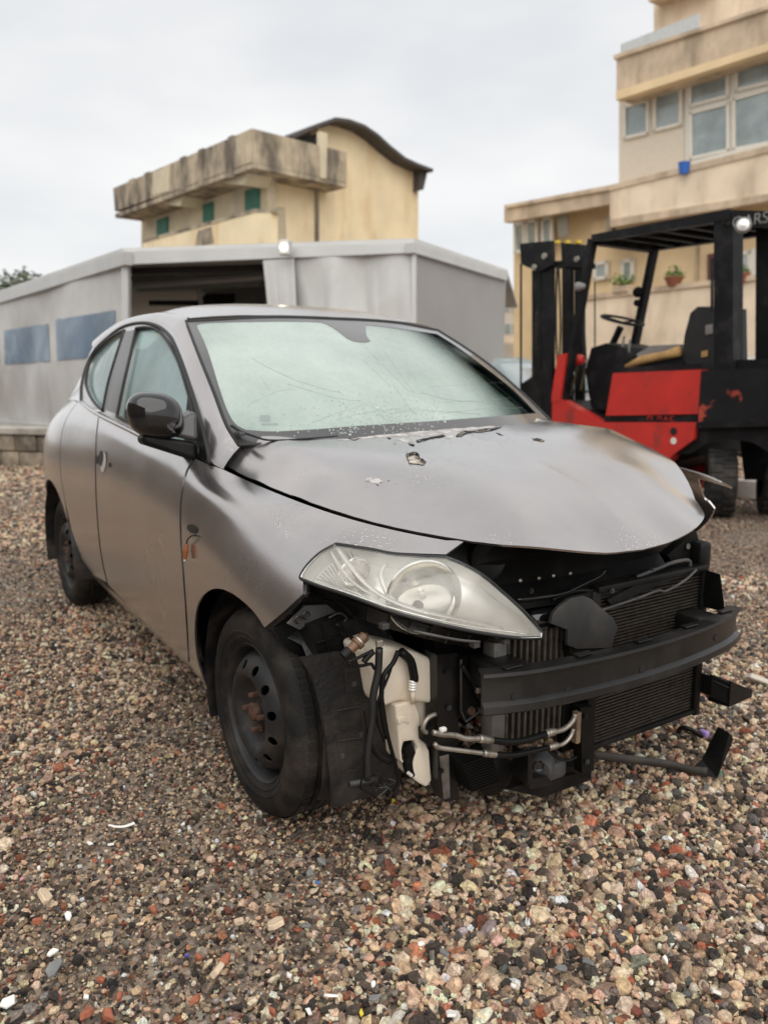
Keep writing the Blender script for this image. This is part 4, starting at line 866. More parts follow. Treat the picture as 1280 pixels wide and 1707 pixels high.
# ---- front panel: uprights, crossmember, cooling pack
plate('front_upright', [(728, 1092), (762, 1088), (764, 1200), (762, 1334), (742, 1337), (730, 1300)], .43, .05, STEEL)
plate('upright_foot_rust', [(733, 1262), (748, 1258), (750, 1330), (740, 1332)], .433, .004, mat('worn_grey_metal', (.12, .105, .09), rough=.6, var=.4, vs=40))
gp = plate('gusset_plate', [(764, 1098), (815, 1085), (822, 1160), (778, 1203), (766, 1196)], .44, .03, DARK)
MB().tube(fx([(768, 1100), (768, 1185), (776, 1203), (808, 1180)], .445), .003, 6).build('gusset_edge', GREYPL, gp, 60)
MB().lathe([(0, .006), (.010, .006), (.012, 0)], at(785, 1185, 0, .44), (1, 0, 0), 12).build('gusset_grommet', RUST, gp, 60)
for px in ((806, 1106), (796, 1150)): MB().box(at(*px, 0, .46), (.012, .012, .016), None, .002).build('clip', ALU, gp)
plate('side_bracket', [(815, 1085), (842, 1080), (845, 1135), (822, 1150), (812, 1130)], .46, .03, DARK)
# upper crossmember: pressed sheet with recesses and rivets
um = empty('front_crossmember', (0, 0, 0), 0, car)
xs = np.linspace(-.44, .46, 31); V = []
for y in xs:
    xf = .50-.35*y*y; V += [(xf-.06, y, .80), (xf-.02, y, .735+.02*math.cos(y*5)), (xf-.055, y, .70), (xf-.06, y, .66), (xf-.01, y, .632), (xf+.012, y, .628), (xf+.012, y, .612), (xf-.08, y, .60)]
k = 8; MB().add(V, [(i*k+j, i*k+j+1, (i+1)*k+j+1, (i+1)*k+j) for i in range(30) for j in range(k-1)]).build('crossmember_sheet', BLACK, um, 35)
for px in ((867, 968), (898, 964), (922, 960), (950, 956), (1120, 944)): MB().lathe([(0, .004), (.004, .003), (.0055, 0)], at(*px, 0, .452), (1, 0, 0), 10).build('rivet', ALU, um, 60)
MB().tube(fx(crv([(862, 1000), (900, 996), (940, 989), (970, 975), (1000, 960), (1008, 950)], 5), .515), .004, 6).build('pressed_edge', STEEL, um, 180)
MB().lathe([(0, -.0), (.05, .0), (.055, .006), (.055, -.02)], at(812, 932, 0, .43), (1, 0, .1), 24).build('lamp_well', DARK, um, 60)
MB().box(at(906, 1030, 0, .48), (.06, .12, .06), None, .02).build('horn', BLACKG, um, 60)
MB().tube(fx(crv([(1060, 962), (1100, 946), (1120, 938), (1146, 934), (1150, 946), (1156, 950), (1168, 942)], 6), .50), .006, 8).build('bonnet_cable', GREYPL, um, 180)
MB().box(at(1158, 925, 0, .47), (.08, .05, .09), None, .012).build('latch_support', BLACK, um, 60)
plate('crossmember_end', [(1112, 925), (1160, 885), (1168, 915), (1165, 960), (1130, 955)], .47, .03, BLACK, um)
MB().lathe([(0, .003), (.008, .003), (.009, 0)], at(1146, 911, 0, .475), (1, 0, 0), 12).build('bolt_head', ALU, um, 60)
# condenser
cnd = empty('condenser', (0, 0, 0), 0, car)
fm = MB()
for i in range(46):
    z = .195+i*.0095; fm.box((.495, .20, z), (.016, .43, .0042))
    if i % 2 == 0: fm.box((.488, .20, z+.00475), (.01, .43, .0015))
fo = fm.build('condenser_fins', FIND, cnd); fo['kind'] = 'stuff'
MB().box((.47, .18, .41), (.02, .56, .46)).build('radiator_core', DARK, cnd)
MB().box((.50, -.03, .40), (.035, .035, .46), None, .008).build('condenser_tank', BLACK, cnd, 40)
MB().box((.50, .43, .40), (.035, .03, .46), None, .008).build('condenser_tank', BLACK, cnd, 40)
MB().box((.50, .20, .185), (.03, .46, .014), None, .003).build('condenser_frame', BLACK, cnd, 40)
MB().box((.505, .20, .632), (.035, .46, .018), None, .004).build('condenser_frame', BLACK, cnd, 40)
MB().tube(fx(crv([(1000, 1018), (1060, 998), (1095, 985), (1110, 985), (1140, 968), (1160, 950)], 5), .53), .004, 6).build('bent_trim_wire', GREYPL, cnd, 180)
plate('torn_duct', [(1012, 1000), (1060, 975), (1110, 958), (1150, 948), (1152, 955), (1100, 975), (1040, 1000), (1020, 1012)], .52, .01, BLACK, cnd)
# intercooler: upright bars
ic = empty('intercooler', (0, 0, 0), 0, car)
for i in range(10):
    y = -.322+i*.0205; MB().box((.49, y, .42), (.03, .0085, .30), None, .002).build('intercooler_bar', FIN, ic)
MB().box((.475, -.23, .42), (.02, .23, .30)).build('intercooler_core', mat('fin_brown', (.03, .02, .014), rough=.7), ic)
MB().box((.485, -.350, .42), (.045, .045, .32), None, .008).build('intercooler_tank', mat('grey_alloy_tank', (.17, .165, .155), rough=.5, metal=.4, var=.25, vs=30), ic, 40)
MB().box((.485, -.115, .43), (.04, .03, .34), None, .006).build('intercooler_tank', BLACK, ic, 40)
# plastic duct plates
def rplate(name, pts, x, t, m, r=.006):
    return tpoly(name, pts, x, t, m, car, r)
rplate('broken_air_duct', [(932, 1012), (950, 998), (972, 993), (986, 999), (1000, 1012), (1022, 1030), (1030, 1048), (1024, 1062), (1020, 1080), (962, 1082), (946, 1076), (946, 1050), (918, 1040), (922, 1024)], .545, .012, mat('dusty_black_plastic', (.03, .029, .028), rough=.5, var=.2, c2=(.06, .055, .05), p2=(.5, .75), s2=9), .0015)
rplate('duct_base', [(950, 1072), (1015, 1072), (1018, 1088), (990, 1098), (950, 1090)], .535, .03, BLACK, .003)
fl = MB(); a, b = at(1168, 948, 0, .50), at(1162, 1010, 0, .50); c, d = at(1208, 1020, 0, .58), at(1200, 958, 0, .57)
fl.prism([a, b, c, d], (-.3, .4, 0), .012).build('side_air_flap', BLACK, car)
# ---- bumper beam
bp = []
for y in np.linspace(-.475, .475, 41): bp.append((.655-.26*y*y-.35*max(0, abs(y)-.36)**1.5, y, .475))
prof = [(.0, .048), (.018, .048), (.020, .040), (.010, .036), (.008, .018), (.010, -.022), (.022, -.030), (.024, -.046), (.016, -.052), (-.022, -.052), (-.022, -.046), (.0, -.044), (.0, .040), (-.022, .042), (-.022, .048)]
beam = MB().sweep([(a, b) for a, b in prof], bp, (0, 0, 1)).build('bumper_beam', STEEL, car, 40)
for px in ((856, 1160), (938, 1145), (1060, 1112), (1184, 1061)):
    y0 = None
    best = min(bp, key=lambda p: abs(proj(np.array(p))[0]-px[0])); best = np.array(best); tn = np.array([.52*best[1], 1, 0]); nr = np.array([1, .52*best[1], 0]); nr /= np.linalg.norm(nr)
    zc = at(px[0], px[1], 1, best[1])[2]; zc = min(max(zc, .45), .50)
    MB().lathe([(0, .0), (.0085, .0), (.0092, -.004)], np.array([best[0], best[1], zc])+nr*.0115, nr, 14).build('beam_hole', RUBBER, beam, 60)
for s in (-1, 1): MB().box((.52, s*.36, .475), (.14, .09, .075), None, .01).build('crash_box', STEEL, beam, 40)
# ---- air-conditioning pipes
pu = empty('refrigerant_pipes', (0, 0, 0), 0, car)
XP = .575
def pipe(name, pts, r, m, n=6): MB().tube(fx(crv(pts, n), XP), r, 12).build(name, m, pu, 180)
pipe('metal_pipe', [(722, 1221), (735, 1224), (760, 1226), (775, 1231), (800, 1231)], .0065, ALU); pipe('rubber_hose', [(815, 1233), (845, 1237), (875, 1234), (912, 1223)], .0085, BLACK); pipe('metal_pipe', [(920, 1221), (940, 1215), (954, 1202), (958, 1190)], .0065, ALU)
pipe('metal_pipe', [(724, 1240), (732, 1246), (760, 1250), (808, 1256)], .0055, ALU); pipe('rubber_hose', [(822, 1258), (850, 1259), (880, 1254), (918, 1245)], .007, BLACK); pipe('metal_pipe', [(922, 1244), (938, 1240), (950, 1228), (955, 1215)], .0055, ALU)
for a, b, r_ in (((798, 1231), (820, 1234), .010), ((909, 1223), (924, 1219), .010), ((805, 1255), (826, 1258), .0085), ((914, 1246), (929, 1242), .0085)):
    A_, B_ = at(*a, 0, XP), at(*b, 0, XP); D_ = B_-A_; L_ = np.linalg.norm(D_)
    MB().lathe([(r_*.8, 0), (r_, .002), (r_, L_*.25), (r_*.85, L_*.3), (r_*1.05, L_*.4), (r_*.85, L_*.5), (r_*1.05, L_*.65), (r_*.85, L_*.75), (r_, L_*.9), (r_*.8, L_)], A_, D_, 16).build('crimp_collar', ALU, pu, 60)
MB().box(at(738, 1216, 0, XP), (.012, .016, .010), None, .003).build('valve_cap', WHITEP, pu)
MB().box(at(960, 1212, 0, .555), (.02, .016, .085), None, .003).build('pipe_block', mat('rusty_alloy', (.22, .15, .10), rough=.6, metal=.3, var=.3, vs=40), pu)
plate('lower_post', [(967, 1180), (990, 1178), (990, 1285), (970, 1290)], .54, .03, BLACK)
# lower engine odds and ends
MB().lathe([(0, .03), (.03, .03), (.034, .025), (.034, -.03), (0, -.03)], at(900, 1277, 0, .50), (.6, -.8, 0), 20).build('compressor_end', GREYPL, car, 40)
MB().lathe([(.010, .0), (.014, .003), (.016, 0)], at(897, 1277, 0, .545), (.9, -.4, 0), 14).build('compressor_ring', STEEL, car, 40)
MB().box(at(912, 1282, 0, .49), (.05, .10, .05), None, .012).build('bracket_body', GREYPL, car, 40)
plate('bracket_leg', [(880, 1258), (886, 1258), (888, 1308), (880, 1308)], .545, .06, STEEL); plate('bracket_leg', [(882, 1300), (912, 1294), (922, 1308), (884, 1316)], .54, .03, STEEL)
lf = MB()
for i in range(12): a = at(758+i*1.2, 1268+i*4, 0, .46); lf.box(a+[0, .05, 0], (.06, .09, .0035))
o = lf.build('compressor_fins', BLACK, car); o['kind'] = 'stuff'
MB().lathe([(0, .04), (.03, .04), (.055, .03), (.06, .0), (.06, -.05)], at(815, 1285, 0, .43), (1, -.1, -.1), 22).build('compressor_pulley', BLACK, car, 40)
plate('undertray', [(770, 1300), (860, 1316), (985, 1300), (985, 1275), (840, 1290), (770, 1280)], .44, .05, DARK)
gt = plate('torn_undertray', [(845, 1316), (905, 1330), (925, 1322), (985, 1300), (960, 1290), (880, 1305)], .50, .012, BLACK)
# hanging bumper bracket on the far side
P1, P2 = np.array((.52, .44, .275)), at(1196, 1150, 0, .56); P3 = at(1243, 1152, 0, .56)
bb = MB(); bb.hexa([P1+[-.02, 0, -.03], P1+[.03, 0, -.03], P2+[.03, 0, -.032], P2+[-.02, 0, -.032], P1+[-.02, 0, .03], P1+[.03, 0, .03], P2+[.03, 0, .032], P2+[-.02, 0, .032]]); bkt = bb.build('lower_bumper_bracket', BLACK, car)
MB().hexa([P2+[-.03, 0, -.045], P2+[.04, 0, -.04], P3+[.02, 0, -.012], P3+[-.02, 0, -.012], P2+[-.03, 0, .04], P2+[.04, 0, .04], P3+[.02, 0, .010], P3+[-.02, 0, .010]]).build('bracket_nose', BLACK, bkt)
for dz in (.034, .018): MB().tube([P1+[.034, 0, dz], P2+[.034, 0, dz]], .003, 6).build('bracket_rib', BLACK, bkt)
# trim strip trailing on the gravel
tp = np.array([at(u, v, 2, z) for u, v, z in [(990, 1258, .10), (1030, 1264, .075), (1080, 1270, .045), (1120, 1276, .028), (1150, 1284, .022), (1178, 1287, .025)]]); tp = crv(tp, 4)
V = np.vstack([tp+[.0, 0, .013], tp-[0, 0, .013]]); k = len(tp)
st_ = MB().add(V, [(i, i+1, k+i+1, k+i) for i in range(k-1)]).build('trailing_trim', mat('dusty_trim', (.05, .042, .036), rough=.7, var=.3), car, 60); st_.modifiers.new('t', 'SOLIDIFY').thickness = .004
g0 = at(1145, 1288, 2, .012); g1 = at(1195, 1297, 2, .012); sgd = (g1-g0); hi = lambda u, v, b: at(u, v, 0, b[0])
fp = MB().prism([g0, g1, at(1222, 1232, 0, g1[0]-.01), at(1215, 1222, 0, g1[0]-.01), at(1197, 1212, 0, g0[0]+.02), at(1170, 1268, 0, g0[0]+.01)], (-.5, .3, 0), .008).build('trim_flap', BLACK, st_)

# small fixings that show on the stripped front
for px, x in [((772, 1115), .445), ((800, 1095), .445), ((745, 1120), .435), ((748, 1180), .435), ((735, 1285), .435), ((590, 1140), .34), ((600, 1225), .34), ((570, 1260), .34), ((625, 1140), .34), ((1000, 1092), .54), ((830, 1110), .465), ((975, 1195), .545), ((978, 1270), .545), ((1020, 985), .53), ((885, 985), .51), ((1085, 950), .50)]:
    MB().lathe([(0, .005), (.0045, .005), (.0045, .0015), (.008, .0015), (.008, 0)], at(*px, 0, x), (1, 0, 0), 6).build('bolt', STEEL if px[0] % 2 else GREYPL, car, 30)
for pts, x, r_ in [([(770, 1110), (790, 1140), (800, 1165), (825, 1175)], .455, .006), ([(840, 1050), (850, 1080), (842, 1110), (850, 1130)], .47, .007), ([(905, 1240), (925, 1262), (945, 1268), (960, 1262)], .56, .003), ([(920, 1000), (960, 985), (1000, 985), (1040, 975)], .505, .005), ([(560, 1040), (580, 1055), (590, 1075), (582, 1100)], .31, .005), ([(1040, 990), (1080, 975), (1120, 965), (1160, 955)], .51, .007)]:
    MB().tube(fx(crv(pts, 5), x), r_, 8).build('hose', BLACK, car, 180)
for q, x in [([(575, 1120), (612, 1112), (616, 1150), (578, 1158)], .341), ([(560, 1185), (600, 1178), (604, 1215), (566, 1222)], .341), ([(563, 1235), (604, 1230), (608, 1280), (570, 1288)], .341)]:
    P = fx(q, x); mb = MB()
    for i in range(4): mb.tube([P[i], P[(i+1) % 4]], .003, 5)
    mb.build('moulded_pocket', MUD, sk)
for i in range(5):
    y = -.40+.2*i; MB().box((.655-.26*y*y-.012, y, .527), (.02, .05, .004), None, .001).build('beam_tab', STEEL, beam)
# ================================================================== ground and gravel
def ground_mat():
    m = mat('wet_gravel_dirt', (.15, .115, .088), rough=.75, var=.35, vs=7, c2=(.28, .22, .17), p2=(.42, .62), s2=26, bump=.9, bs=60)
    t = m.node_tree; b = next(n for n in t.nodes if n.type == 'BSDF_PRINCIPLED'); tc = nn(t, 'ShaderNodeTexCoord')
    vo = nn(t, 'ShaderNodeTexVoronoi'); vo.inputs['Scale'].default_value = 70; t.links.new(tc.outputs['Object'], vo.inputs['Vector'])
    rp = nn(t, 'ShaderNodeValToRGB'); e = rp.color_ramp; e.interpolation = 'CONSTANT'
    cs = [(0, (.06, .05, .042)), (.22, (.14, .11, .085)), (.42, (.32, .25, .18)), (.62, (.20, .16, .125)), (.78, (.42, .34, .26)), (.9, (.24, .10, .06)), (.96, (.55, .5, .44))]
    e.elements[0].position = 0; e.elements[0].color = (*cs[0][1], 1); e.elements[1].position = cs[1][0]; e.elements[1].color = (*cs[1][1], 1)
    for p, c in cs[2:]: x = e.elements.new(p); x.color = (*c, 1)
    sp = nn(t, 'ShaderNodeSeparateColor'); t.links.new(vo.outputs['Color'], sp.inputs[0]); t.links.new(sp.outputs[0], rp.inputs[0])
    mx_ = nn(t, 'ShaderNodeMix', data_type='RGBA'); mx_.inputs[0].default_value = .45
    old = b.inputs['Base Color'].links[0].from_socket; t.links.new(old, mx_.inputs[6]); t.links.new(rp.outputs[0], mx_.inputs[7]); t.links.new(mx_.outputs[2], b.inputs['Base Color'])
    return m
GM = ground_mat()
gx = np.concatenate([np.linspace(-400, -16, 12), np.linspace(-14, 10, 49), np.linspace(14, 400, 10)]); gy = np.concatenate([np.linspace(-400, -10, 10), np.linspace(-8, 14, 45), np.linspace(18, 400, 12)])
def gz(x, y): return 0.012*np.sin(x*1.3+.5)*np.cos(y*1.1)*np.clip((abs(x)+abs(y))-3, 0, 1)
V = [(x, y, gz(x, y)-.012) for x in gx for y in gy]; k = len(gy)
g_ = mesh('ground', V, [(i*k+j, (i+1)*k+j, (i+1)*k+j+1, i*k+j+1) for i in range(len(gx)-1) for j in range(k-1)], GM, None, 180); tag(g_, kind='structure')
# stones: points with size, turn and colour, each carrying one of the stone shapes
NS = 14; stones = bpy.data.collections.new('stone_shapes')
def stone_mat():
    m = bpy.data.materials.new('wet_stone'); m.use_nodes = True; t = m.node_tree; b = t.nodes['Principled BSDF']
    at_ = nn(t, 'ShaderNodeAttribute', attribute_type='INSTANCER', attribute_name='stone_col'); tc = nn(t, 'ShaderNodeTexCoord')
    n1 = nn(t, 'ShaderNodeTexNoise'); n1.inputs['Scale'].default_value = 2.6; n1.inputs['Detail'].default_value = 6; t.links.new(tc.outputs['Object'], n1.inputs['Vector'])
    r1 = nn(t, 'ShaderNodeMapRange'); r1.inputs[1].default_value = .3; r1.inputs[2].default_value = .7; r1.inputs[3].default_value = .55; r1.inputs[4].default_value = 1.32; t.links.new(n1.outputs[0], r1.inputs[0])
    mu = nn(t, 'ShaderNodeMix', data_type='RGBA', blend_type='MULTIPLY'); mu.inputs[0].default_value = 1; t.links.new(at_.outputs['Color'], mu.inputs[6]); t.links.new(r1.outputs[0], mu.inputs[7]); t.links.new(mu.outputs[2], b.inputs['Base Color'])
    b.inputs['Roughness'].default_value = .42
    n2 = nn(t, 'ShaderNodeTexNoise'); n2.inputs['Scale'].default_value = 7; n2.inputs['Detail'].default_value = 4; t.links.new(tc.outputs['Object'], n2.inputs['Vector'])
    bp = nn(t, 'ShaderNodeBump'); bp.inputs['Strength'].default_value = .5; bp.inputs['Distance'].default_value = .15; t.links.new(n2.outputs[0], bp.inputs['Height']); t.links.new(bp.outputs[0], b.inputs['Normal'])
    return m
SM = stone_mat()
def stone_mesh(seed, ang):
    r = np.random.default_rng(seed); bm = bmesh.new(); bmesh.ops.create_icosphere(bm, subdivisions=2 if ang < .5 else 1, radius=1)
    cuts = [(lambda d: (d/np.linalg.norm(d)))(r.normal(size=3)) for _ in range(7)]; lim = r.uniform(.55, .9, 7)
    s = np.array([1, r.uniform(.65, .95), r.uniform(.42, .75)])
    for v in bm.verts:
        p = np.array(v.co)
        for c, l in zip(cuts, lim):
            h = p@c
            if h > l: p = p-c*(h-l)*.92
        p = p*s*(1+r.normal(0, .035)); v.co = p
    me = bpy.data.meshes.new('stone'); bm.to_mesh(me); bm.free(); me.materials.append(SM)
    if ang < .5: me.polygons.foreach_set('use_smooth', [True]*len(me.polygons)); me.set_sharp_from_angle(angle=R(32))
    return me
for i in range(NS): stones.objects.link(bpy.data.objects.new('stone_%02d' % i, stone_mesh(100+i, 0 if i < 5 else 1)))
PAL = np.array([(.78, .61, .44), (.86, .73, .58), (.66, .48, .34), (.055, .046, .040), (.085, .068, .056), (.030, .027, .026), (.19, .145, .11), (.30, .225, .17), (.36, .12, .065), (.25, .09, .06), (.48, .21, .125), (.88, .86, .80), (.13, .13, .13), (.24, .225, .21), (.46, .35, .26)])
PW = np.array([.19, .13, .15, .08, .09, .05, .11, .11, .022, .024, .024, .022, .03, .04, .09]); PW /= PW.sum()
cg = CAM[:2]; fd = FW[:2]/np.linalg.norm(FW[:2]); sdv = np.array([-fd[1], fd[0]])
def scatter(r0, r1, dens_, smu, ssig, smax, zr, half=44):
    area = .5*(r1*r1-r0*r0)*2*R(half); n = int(area*dens_); r = np.sqrt(rng.uniform(r0*r0, r1*r1, n)); a = rng.uniform(-R(half), R(half), n)
    xy = cg+r[:, None]*(np.cos(a)[:, None]*fd+np.sin(a)[:, None]*sdv)
    sz = np.minimum(np.exp(rng.normal(math.log(smu), ssig, n)), smax); return xy, sz, rng.uniform(zr[0], zr[1], n)
def patchy(xy):      # places where fine dark grit shows between the stones
    x, y = xy[:, 0], xy[:, 1]; return .5+.25*np.sin(2.1*x+1.3*np.sin(1.7*y))+.25*np.sin(2.7*y+1.1*np.sin(2.3*x)+.7)
parts_ = [scatter(.8, 2.6, 18500, .0076, .48, .023, (-.013, .004)), scatter(2.6, 4.5, 12000, .0078, .46, .022, (-.013, .004), 54), scatter(4.5, 8., 4300, .0115, .40, .026, (-.013, .004), 58), scatter(8., 15., 1500, .018, .36, .036, (-.016, .004), 58), scatter(.8, 4.5, 55, .018, .2, .028, (-.002, .006))]
XY = np.vstack([p[0] for p in parts_]); SZ = np.concatenate([p[1] for p in parts_]); ZZ = np.concatenate([p[2] for p in parts_])
pt = patchy(XY); keep = (rng.random(len(XY)) < np.where(pt < .3, .75, 1.)); SZ = np.where(pt < .34, SZ*.66, SZ)
# smaller and partly darker stones in a strip along the car's right side
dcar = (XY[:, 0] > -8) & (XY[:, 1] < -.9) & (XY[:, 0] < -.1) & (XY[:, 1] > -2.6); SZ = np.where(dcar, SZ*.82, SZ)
near_ = (np.linalg.norm(XY-cg, axis=1) < 2.1+.25*np.sin(XY[:, 0]*4+XY[:, 1]*3)) & (pt > .3); SZ = np.where(near_, SZ*1.08, SZ)      # coarser heap in front of the car
_w = at(1250, 885, 2, 0)[:2]; wet = np.linalg.norm((XY-_w)*[.7, .7], axis=1) < 1.3+.4*np.sin(XY[:, 0]*3); SZ = np.where(wet, SZ*.55, SZ)      # packed dirt beside the forklift
wet = wet[keep]; XY, SZ, ZZ = XY[keep], SZ[keep], ZZ[keep]; n = len(XY)
CI = rng.choice(len(PAL), n, p=PW); CL = PAL[CI]*np.array([1.10, 1.01, .93])*np.exp(rng.normal(0, .16, (n, 1)))*np.exp(rng.normal(0, .05, (n, 3)))
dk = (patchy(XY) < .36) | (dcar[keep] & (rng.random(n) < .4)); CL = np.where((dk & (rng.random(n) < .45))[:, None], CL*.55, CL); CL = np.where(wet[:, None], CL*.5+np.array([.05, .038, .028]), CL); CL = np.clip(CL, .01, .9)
me = bpy.data.meshes.new('gravel'); me.vertices.add(n)
Zp = gz(XY[:, 0], XY[:, 1])-.004+ZZ*np.clip(SZ/.009, .6, 1.6)
me.vertices.foreach_set('co', np.c_[XY, Zp].astype(np.float32).ravel())
def attr(nm, ty, data, f='value'):
    a = me.attributes.new(nm, ty, 'POINT'); a.data.foreach_set(f, np.ascontiguousarray(data).ravel())
attr('stone_rot', 'FLOAT_VECTOR', np.c_[rng.normal(0, .45, n), rng.normal(0, .45, n), rng.uniform(0, 6.28, n)].astype(np.float32), 'vector')
attr('stone_size', 'FLOAT_VECTOR', (SZ[:, None]*rng.uniform(.8, 1.25, (n, 3))).astype(np.float32), 'vector')
attr('stone_kind', 'INT', rng.integers(0, NS, n).astype(np.int32)); attr('stone_col', 'FLOAT_COLOR', np.c_[CL, np.ones(n)].astype(np.float32), 'color')
go = bpy.data.objects.new('gravel', me); col.objects.link(go); tag(go, 'loose wet gravel of cream, grey and brick-red stones around the car', 'gravel', kind='stuff')
ng = bpy.data.node_groups.new('gravel_points', 'GeometryNodeTree')
ng.interface.new_socket('Geometry', in_out='INPUT', socket_type='NodeSocketGeometry'); ng.interface.new_socket('Geometry', in_out='OUTPUT', socket_type='NodeSocketGeometry')
gi, go_ = nn(ng, 'NodeGroupInput'), nn(ng, 'NodeGroupOutput'); ip_ = nn(ng, 'GeometryNodeInstanceOnPoints'); ci = nn(ng, 'GeometryNodeCollectionInfo'); ci.inputs['Collection'].default_value = stones; ci.inputs['Separate Children'].default_value = True; ci.inputs['Reset Children'].default_value = True
def na(nm, ty): x = nn(ng, 'GeometryNodeInputNamedAttribute', data_type=ty); x.inputs['Name'].default_value = nm; return x.outputs[0]
er = nn(ng, 'FunctionNodeEulerToRotation'); ng.links.new(na('stone_rot', 'FLOAT_VECTOR'), er.inputs[0])
ng.links.new(gi.outputs[0], ip_.inputs['Points']); ng.links.new(ci.outputs[0], ip_.inputs['Instance']); ip_.inputs['Pick Instance'].default_value = True
ng.links.new(na('stone_kind', 'INT'), ip_.inputs['Instance Index']); ng.links.new(er.outputs[0], ip_.inputs['Rotation']); ng.links.new(na('stone_size', 'FLOAT_VECTOR'), ip_.inputs['Scale'])
ng.links.new(ip_.outputs[0], go_.inputs[0])
md = go.modifiers.new('stones', 'NODES'); md.node_group = ng
# ================================================================== background: tent, houses, wall
def hit_plane(u, v, P0, n):
    r = ray((u, v))[0]; return CAM+r*(((P0-CAM)@n)/(r@n))
class Facade:
    """vertical wall plane through A and B (same height); off > 0 is towards the camera"""
    def __init__(s, A, B):
        s.A = np.array(A); d = np.array(B)-s.A; d[2] = 0; s.d = d/np.linalg.norm(d); n = np.array([-s.d[1], s.d[0], 0]); s.n = n if n@(CAM-s.A) > 0 else -n
    def p(s, u, v, off=0.): return hit_plane(u, v, s.A+s.n*off, s.n)
    def poly(s, name, pts, off, t, m, parent, free=False):
        P = [s.p(u, v, off) for u, v in pts]; return MB().prism(P, -s.n, t).build(name, m, parent)
    def frame(s, name, q, wpx, off, t, m, parent):
        """window frame: four bars round quad q"""
        mb = MB(); P = [s.p(u, v, off) for u, v in q]
        for i in range(4):
            a, b = P[i], P[(i+1) % 4]; dd = (b-a)/np.linalg.norm(b-a); w_ = np.cross(dd, s.n)*wpx
            mb.prism([a-dd*wpx+w_, b+dd*wpx+w_, b+dd*wpx-w_, a-dd*wpx-w_], -s.n, t)
        return mb.build(name, m, parent)
    def curtain(s, name, pts, off, m, parent, amp=.05, folds=14, nx=90, nz=26, seed=0):
        """hanging cloth between four corner pixels (TL, TR, BR, BL) with folds"""
        TL, TR, BR, BL = [s.p(u, v, off) for u, v in pts]; r = np.random.default_rng(seed); V = []
        wv = [(r.uniform(.4, 1.)*folds*1.6, r.uniform(-3, 3), r.uniform(0, 6.28), r.uniform(.3, 1)) for _ in range(7)]; sag = r.uniform(0, 1, 9)
        for j in range(nz+1):
            t = j/nz
            for i in range(nx+1):
                x = i/nx; p = (TL*(1-x)+TR*x)*(1-t)+(BL*(1-x)+BR*x)*t; c = np.interp(x, np.linspace(0, 1, 9), sag)
                f = sum(a*math.sin(k1*(x+.04*math.sin(t*4+x*9))+k2*t+ph) for k1, k2, ph, a in wv)/3; f = math.copysign(abs(f)**1.5, f)+.5*(c-.5)*math.sin(t*7+c*5)
                V.append(p+s.n*amp*f*(.3+.7*min(1, t*2)))
        return mesh(name, V, [(j*(nx+1)+i, j*(nx+1)+i+1, (j+1)*(nx+1)+i+1, (j+1)*(nx+1)+i) for j in range(nz) for i in range(nx)], m, parent, 180)
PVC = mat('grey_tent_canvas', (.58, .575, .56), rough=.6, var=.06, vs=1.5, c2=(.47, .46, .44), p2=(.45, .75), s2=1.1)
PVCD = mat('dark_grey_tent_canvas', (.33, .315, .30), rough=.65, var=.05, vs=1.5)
ALB = mat('pale_metal_beam', (.56, .56, .55), rough=.45, metal=.2, var=.08, vs=2)
BLUEF = mat('blue_clear_film', (.15, .215, .30), rough=.4, var=.25, vs=1.2, c2=(.26, .34, .42), p2=(.4, .7), s2=1.6)
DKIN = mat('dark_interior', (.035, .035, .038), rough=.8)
zt = dep(205, 420, 10.8)[2]
tA, tB, tC, tL = at(205, 420, 2, zt), at(690, 404, 2, zt), at(845, 455, 2, zt), at(-60, 509, 2, zt)
tent = empty('warehouse_tent', (tA[0], tA[1], 0)); tag(tent, 'long grey canvas warehouse tent with blue film windows and an open front', 'tent')
_off = np.array([tA[0], tA[1], 0])
def rel(o, root=None):
    o.parent = root; o.location = -np.array(root.location) if root is not None else (0, 0, 0); return o
def under(root):
    """children built in world coordinates: shift them by the root's own place"""
    for ch in root.children:
        if ch.type == 'MESH': ch.location = ch.location-root.location
fF, fR, fL = Facade(tA, tB), Facade(tB, tC), Facade(tL, tA)
fF.poly('front_eave', [(205, 419), (690, 404), (690, 421), (205, 441)], .06, .12, ALB, tent)
fR.poly('side_eave', [(690, 404), (846, 455), (846, 468), (690, 421)], .06, .12, ALB, tent)
fL.poly('side_eave', [(-60, 507), (207, 419), (207, 441), (-60, 523)], .06, .12, ALB, tent)
fF.curtain('front_curtain', [(452, 433), (690, 421), (690, 760), (470, 760)], 0., PVC, tent, .24, 9, seed=3)
fF.curtain('gathered_curtain', [(438, 434), (490, 431), (505, 740), (470, 745)], .08, PVC, tent, .09, 5, 40, seed=5)
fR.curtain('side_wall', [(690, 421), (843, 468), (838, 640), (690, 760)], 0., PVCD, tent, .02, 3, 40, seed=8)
lw = fL.curtain('side_wall', [(-60, 523), (205, 441), (205, 735), (-60, 703)], 0., PVC, tent, .20, 13, 260, 110, seed=2)
fF.poly('corner_post', [(203, 436), (214, 436), (214, 800), (203, 800)], .03, .08, ALB, tent); fF.poly('corner_post', [(686, 418), (693, 418), (693, 800), (686, 800)], .05, .08, ALB, tent)
